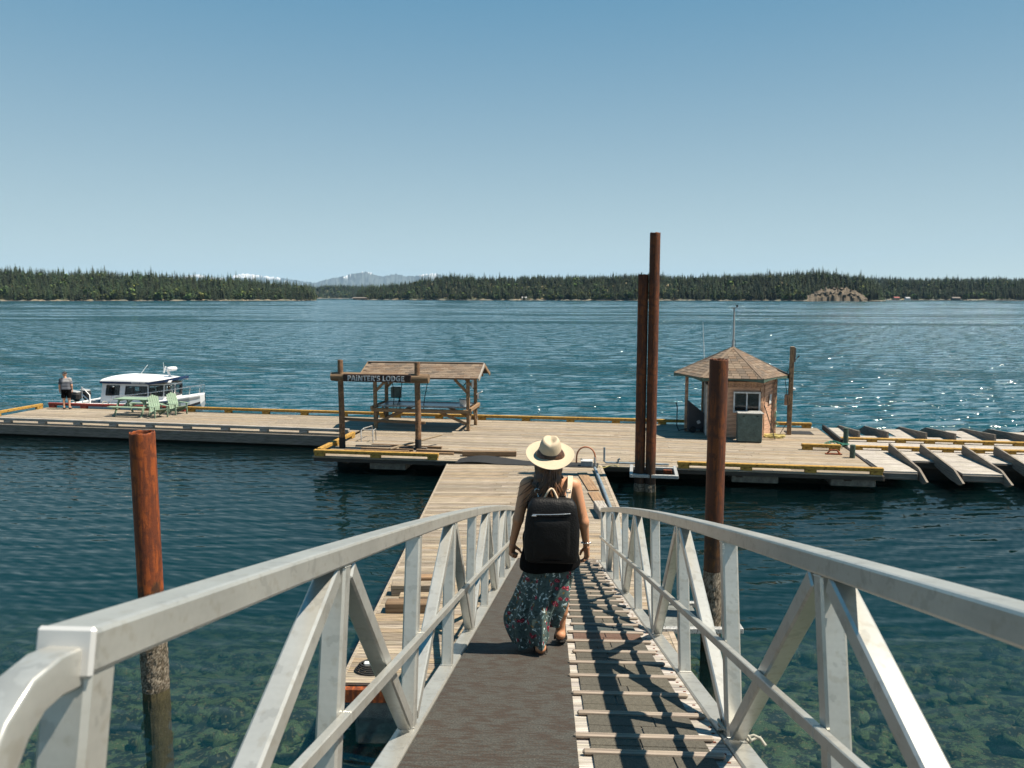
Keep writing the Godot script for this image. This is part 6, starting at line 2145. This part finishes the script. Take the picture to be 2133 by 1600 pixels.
func hat_and_hair(t: Node3D) -> void:
	var x := at(0.0, 1.572, 0.012, 0.0, 0.36, -0.05) * Transform3D(Basis().scaled(Vector3.ONE * 0.95), Vector3.ZERO)
	var mb := MB.new()
	var rows := []
	var N := 64
	for q in [[0.088, 0.0], [0.096, 0.003], [0.12, 0.001], [0.15, -0.002], [0.178, -0.004], [0.195, -0.001], [0.197, 0.002], [0.194, 0.0045], [0.178, 0.001], [0.15, 0.003], [0.12, 0.006], [0.098, 0.009], [0.0925, 0.018], [0.091, 0.05], [0.087, 0.085], [0.079, 0.112], [0.068, 0.126], [0.05, 0.128], [0.03, 0.118], [0.0, 0.112]]:
		var row := []
		for k in N:
			var an := -TAU * k / N
			var y: float = q[1]
			var r: float = q[0]
			if r > 0.12: y += (r - 0.12) * (0.10 * cos(2.0 * an) + 0.05 * sin(an * 3.0 + 1.0)) 
			var px := r * cos(an)
			var pz := r * sin(an) * 1.10
			if q[1] > 0.06:
				var pin := smoothstep(0.06, 0.13, q[1])
				px *= 1.0 - 0.20 * pin * clampf(-sin(an) * 0.5 + 0.5, 0.0, 1.0)
				y += pin * 0.018 * absf(cos(an)) * (1.0 if r > 0.03 else 0.0)
			row.append(Vector3(px, y, pz))
		rows.append(row)
	mb.grid(rows, true)
	var hat := part(t, "hat", mb.mesh(), M.straw, x)
	mb = MB.new()
	rows = []
	for q in [[0.0945, 0.008], [0.0975, 0.012], [0.0955, 0.040], [0.0925, 0.043]]:
		var row := []
		for k in N: row.append(Vector3(q[0] * cos(-TAU * k / N), q[1], q[0] * sin(-TAU * k / N) * 1.10))
		rows.append(row)
	mb.grid(rows, true)
	part(hat, "band", mb.mesh(), M.band)
	# hair: a soft mass and many loose locks, the wind from one side
	var f := Flesh.new(Vector3(-0.20, 1.20, -0.08), Vector3(0.16, 1.62, 0.20), 0.010)
	f.bone(Vector3(-0.03, 1.55, 0.02), Vector3(0.03, 1.55, 0.02), 0.086, 0.086, 0.02)
	f.bone(Vector3(-0.05, 1.48, 0.045), Vector3(0.03, 1.46, 0.045), 0.070, 0.068, 0.03)
	f.bone(Vector3(-0.07, 1.40, 0.065), Vector3(0.04, 1.38, 0.07), 0.055, 0.052, 0.03)
	f.bone(Vector3(-0.11, 1.345, 0.09), Vector3(0.055, 1.32, 0.095), 0.030, 0.034, 0.03)
	mb = MB.new()
	f.into(mb)
	var hair := part(t, "hair", mb.mesh(), M.hair)
	var r := RandomNumberGenerator.new()
	r.seed = 17
	mb = MB.new()
	for k in 240:
		var an := r.randf_range(-0.5, PI + 0.5)
		var p := Vector3(0.082 * cos(an), 1.50 + r.randf_range(-0.05, 0.03), 0.02 + 0.082 * sin(an))
		var drift := Vector3(r.randf_range(-0.13, 0.06) - 0.03 * r.randf(), 0, 0)
		var l := r.randf_range(0.18, 0.31)
		var ph := r.randf() * TAU
		var wv := r.randf_range(0.006, 0.018)
		var pts := []
		var rad := []
		for q in 9:
			var u := q / 8.0
			pts.append(Vector3(p.x * (1.0 - 0.15 * u), p.y - l * u, p.z + 0.085 * u * maxf(0.25, sin(an))) + drift * u * u * 1.2 + Vector3(wv * sin(ph + u * 8.0), 0, wv * cos(ph * 1.7 + u * 7.0)) * u)
			rad.append(lerpf(0.0065, 0.0014, u * u))
		mb.tube(pts, rad, 5, false)
	for k in 26:                                              # flyaways
		var p := Vector3(r.randf_range(-0.11, -0.05), r.randf_range(1.30, 1.46), r.randf_range(0.0, 0.10))
		var q1 := p + Vector3(r.randf_range(-0.07, -0.02), r.randf_range(-0.03, 0.03), r.randf_range(-0.01, 0.04))
		mb.tube([p, q1, q1 + Vector3(r.randf_range(-0.05, 0.0), r.randf_range(-0.06, 0.02), r.randf_range(-0.02, 0.03))], [0.003, 0.002, 0.0008], 4, false)
	part(hair, "locks", mb.mesh(), M.lock)

func dock_hand() -> void:
	# stands by the red rail, looking out along the dock
	var t := thing("person", "person in a dark cap, grey T-shirt and black shorts standing by the red rail", "person", dock(-24.6, 0, 4.55, -0.03) * at(1.4, DECK + 0.01, -3.98, 0.35))
	var f := Flesh.new(Vector3(-0.42, -0.04, -0.34), Vector3(0.42, 1.82, 0.34), 0.018)
	f.bone(Vector3(-0.08, 0.93, 0), Vector3(0.08, 0.93, 0), 0.125, 0.125, 0.05)
	f.bone(Vector3(-0.07, 1.12, 0), Vector3(0.07, 1.12, 0), 0.12, 0.12, 0.06)
	f.bone(Vector3(-0.10, 1.28, 0), Vector3(0.10, 1.28, 0), 0.12, 0.12, 0.06)
	f.bone(Vector3(-0.17, 1.42, 0), Vector3(0.17, 1.42, 0), 0.065, 0.065, 0.05)
	f.bone(Vector3(0, 1.42, 0), Vector3(-0.01, 1.56, 0), 0.062, 0.058, 0.04)
	for s in [-1.0, 1.0]:
		f.bone(Vector3(s * 0.205, 1.41, 0), Vector3(s * 0.265, 1.13, 0.02), 0.058, 0.046, 0.03)
		f.bone(Vector3(s * 0.265, 1.13, 0.02), Vector3(s * (0.30 if s < 0 else 0.25), 0.90, -0.05), 0.046, 0.030, 0.02)
		f.bone(Vector3(s * 0.10, 0.90, 0), Vector3(s * 0.115, 0.50, 0), 0.095, 0.064, 0.04)
		f.bone(Vector3(s * 0.115, 0.50, 0), Vector3(s * 0.12, 0.10, 0.03), 0.062, 0.040, 0.03)
		f.bone(Vector3(s * 0.12, 0.08, 0.03), Vector3(s * 0.14, 0.05, -0.12), 0.042, 0.036, 0.03)
	var body := MB.new()
	f.into(body)
	var hf := Flesh.new(Vector3(-0.17, 1.48, -0.14), Vector3(0.13, 1.80, 0.14), 0.010)
	hf.bone(Vector3(-0.005, 1.46, 0), Vector3(-0.01, 1.58, 0), 0.060, 0.056, 0.03)
	head(hf, Vector3(-0.015, 1.645, 0), Vector3(-0.97, 0.02, -0.25).normalized(), 1.03)
	hf.into(body)
	hand(body, Vector3(-0.30, 0.90, -0.05), Vector3(-0.05, -0.99, -0.1).normalized(), Vector3(0, -0.1, -1).normalized(), Vector3(1, 0, 0), 0.6, 0.1)
	hand(body, Vector3(0.25, 0.90, -0.05), Vector3(0.02, -0.99, -0.1).normalized(), Vector3(0, -0.1, -1).normalized(), Vector3(-1, 0, 0), 0.9, 0.2)
	part(t, "body", body.mesh(), M.man_skin)
	var c := Flesh.new(Vector3(-0.36, 0.86, -0.24), Vector3(0.36, 1.52, 0.24), 0.016)
	c.bone(Vector3(-0.09, 0.98, 0), Vector3(0.09, 0.98, 0), 0.145, 0.145, 0.05)
	c.bone(Vector3(-0.09, 1.14, 0), Vector3(0.09, 1.14, 0), 0.140, 0.140, 0.06)
	c.bone(Vector3(-0.11, 1.29, 0), Vector3(0.11, 1.29, 0), 0.137, 0.137, 0.06)
	c.bone(Vector3(-0.17, 1.42, 0), Vector3(0.17, 1.42, 0), 0.080, 0.080, 0.05)
	for s in [-1.0, 1.0]: c.bone(Vector3(s * 0.205, 1.41, 0), Vector3(s * 0.248, 1.22, 0.012), 0.075, 0.066, 0.03)
	c.cut(Vector3.DOWN, -0.90)
	var cm := MB.new()
	c.into(cm)
	# the shirt's paler yoke and darker near sleeve
	cm.coloured = true
	for k in cm.v.size():
		var p := cm.v[k]
		var q := Color(0.105, 0.11, 0.135)
		if p.y > 1.30 + 0.12 * p.x and p.x > -0.06: q = Color(0.22, 0.22, 0.23)
		if p.x < -0.10 and p.y > 1.2: q = Color(0.035, 0.04, 0.055)
		cm.c[k] = q
	var shirt := mat("shirt", Color(1, 1, 1), 0.9)
	shirt.vertex_color_use_as_albedo = true
	part(t, "shirt", cm.mesh(), shirt)
	c = Flesh.new(Vector3(-0.30, 0.44, -0.22), Vector3(0.30, 1.02, 0.22), 0.016)
	c.bone(Vector3(-0.085, 0.93, 0), Vector3(0.085, 0.93, 0), 0.14, 0.14, 0.05)
	for s in [-1.0, 1.0]: c.bone(Vector3(s * 0.105, 0.90, 0), Vector3(s * 0.125, 0.52, 0), 0.115, 0.105, 0.04)
	c.cut(Vector3.DOWN, -0.53)
	cm = MB.new()
	c.into(cm)
	part(t, "shorts", cm.mesh(), M.cloth_black)
	var mb := MB.new()
	mb.lathe([[0.098, 0.0], [0.100, 0.03], [0.092, 0.075], [0.065, 0.105], [0.0, 0.115]], 24)
	var cap := part(t, "cap", mb.mesh(), M.band, at(-0.012, 1.675, 0, -0.25, 0, 0.05))
	mb = MB.new()
	mb.box(at(-0.13, 0.008, 0), Vector3(0.12, 0.012, 0.15), 0.005)
	part(cap, "peak", mb.mesh(), M.band)
	part(cap, "logo", cb(0.002, 0.03, 0.05), M.white, at(0.0, 0.045, 0.099, PI / 2))
	for s in [-1.0, 1.0]:
		mb = MB.new()
		var sf := Flesh.new(Vector3(s * 0.13 - 0.12, -0.03, -0.22), Vector3(s * 0.13 + 0.12, 0.16, 0.14), 0.012)
		sf.bone(Vector3(s * 0.12, 0.045, 0.04), Vector3(s * 0.14, 0.038, -0.13), 0.048, 0.042, 0.02)
		sf.cut(Vector3.DOWN, 0.0)
		sf.into(mb)
		part(t, "shoe", mb.mesh(), M.ink)

# ------------------------------------------------------------------ the scene
func _ready() -> void:
	rng.seed = 20240607
	camera_and_light()
	materials()
	print("materials ", Time.get_ticks_msec())
	water()
	print("water ", Time.get_ticks_msec())
	far_shores()
	print("shores ", Time.get_ticks_msec())
	floats()
	gangway()
	piles()
	dock_things()
	print("dock ", Time.get_ticks_msec())
	boat()
	walker()
	dock_hand()
	print("people ", Time.get_ticks_msec())
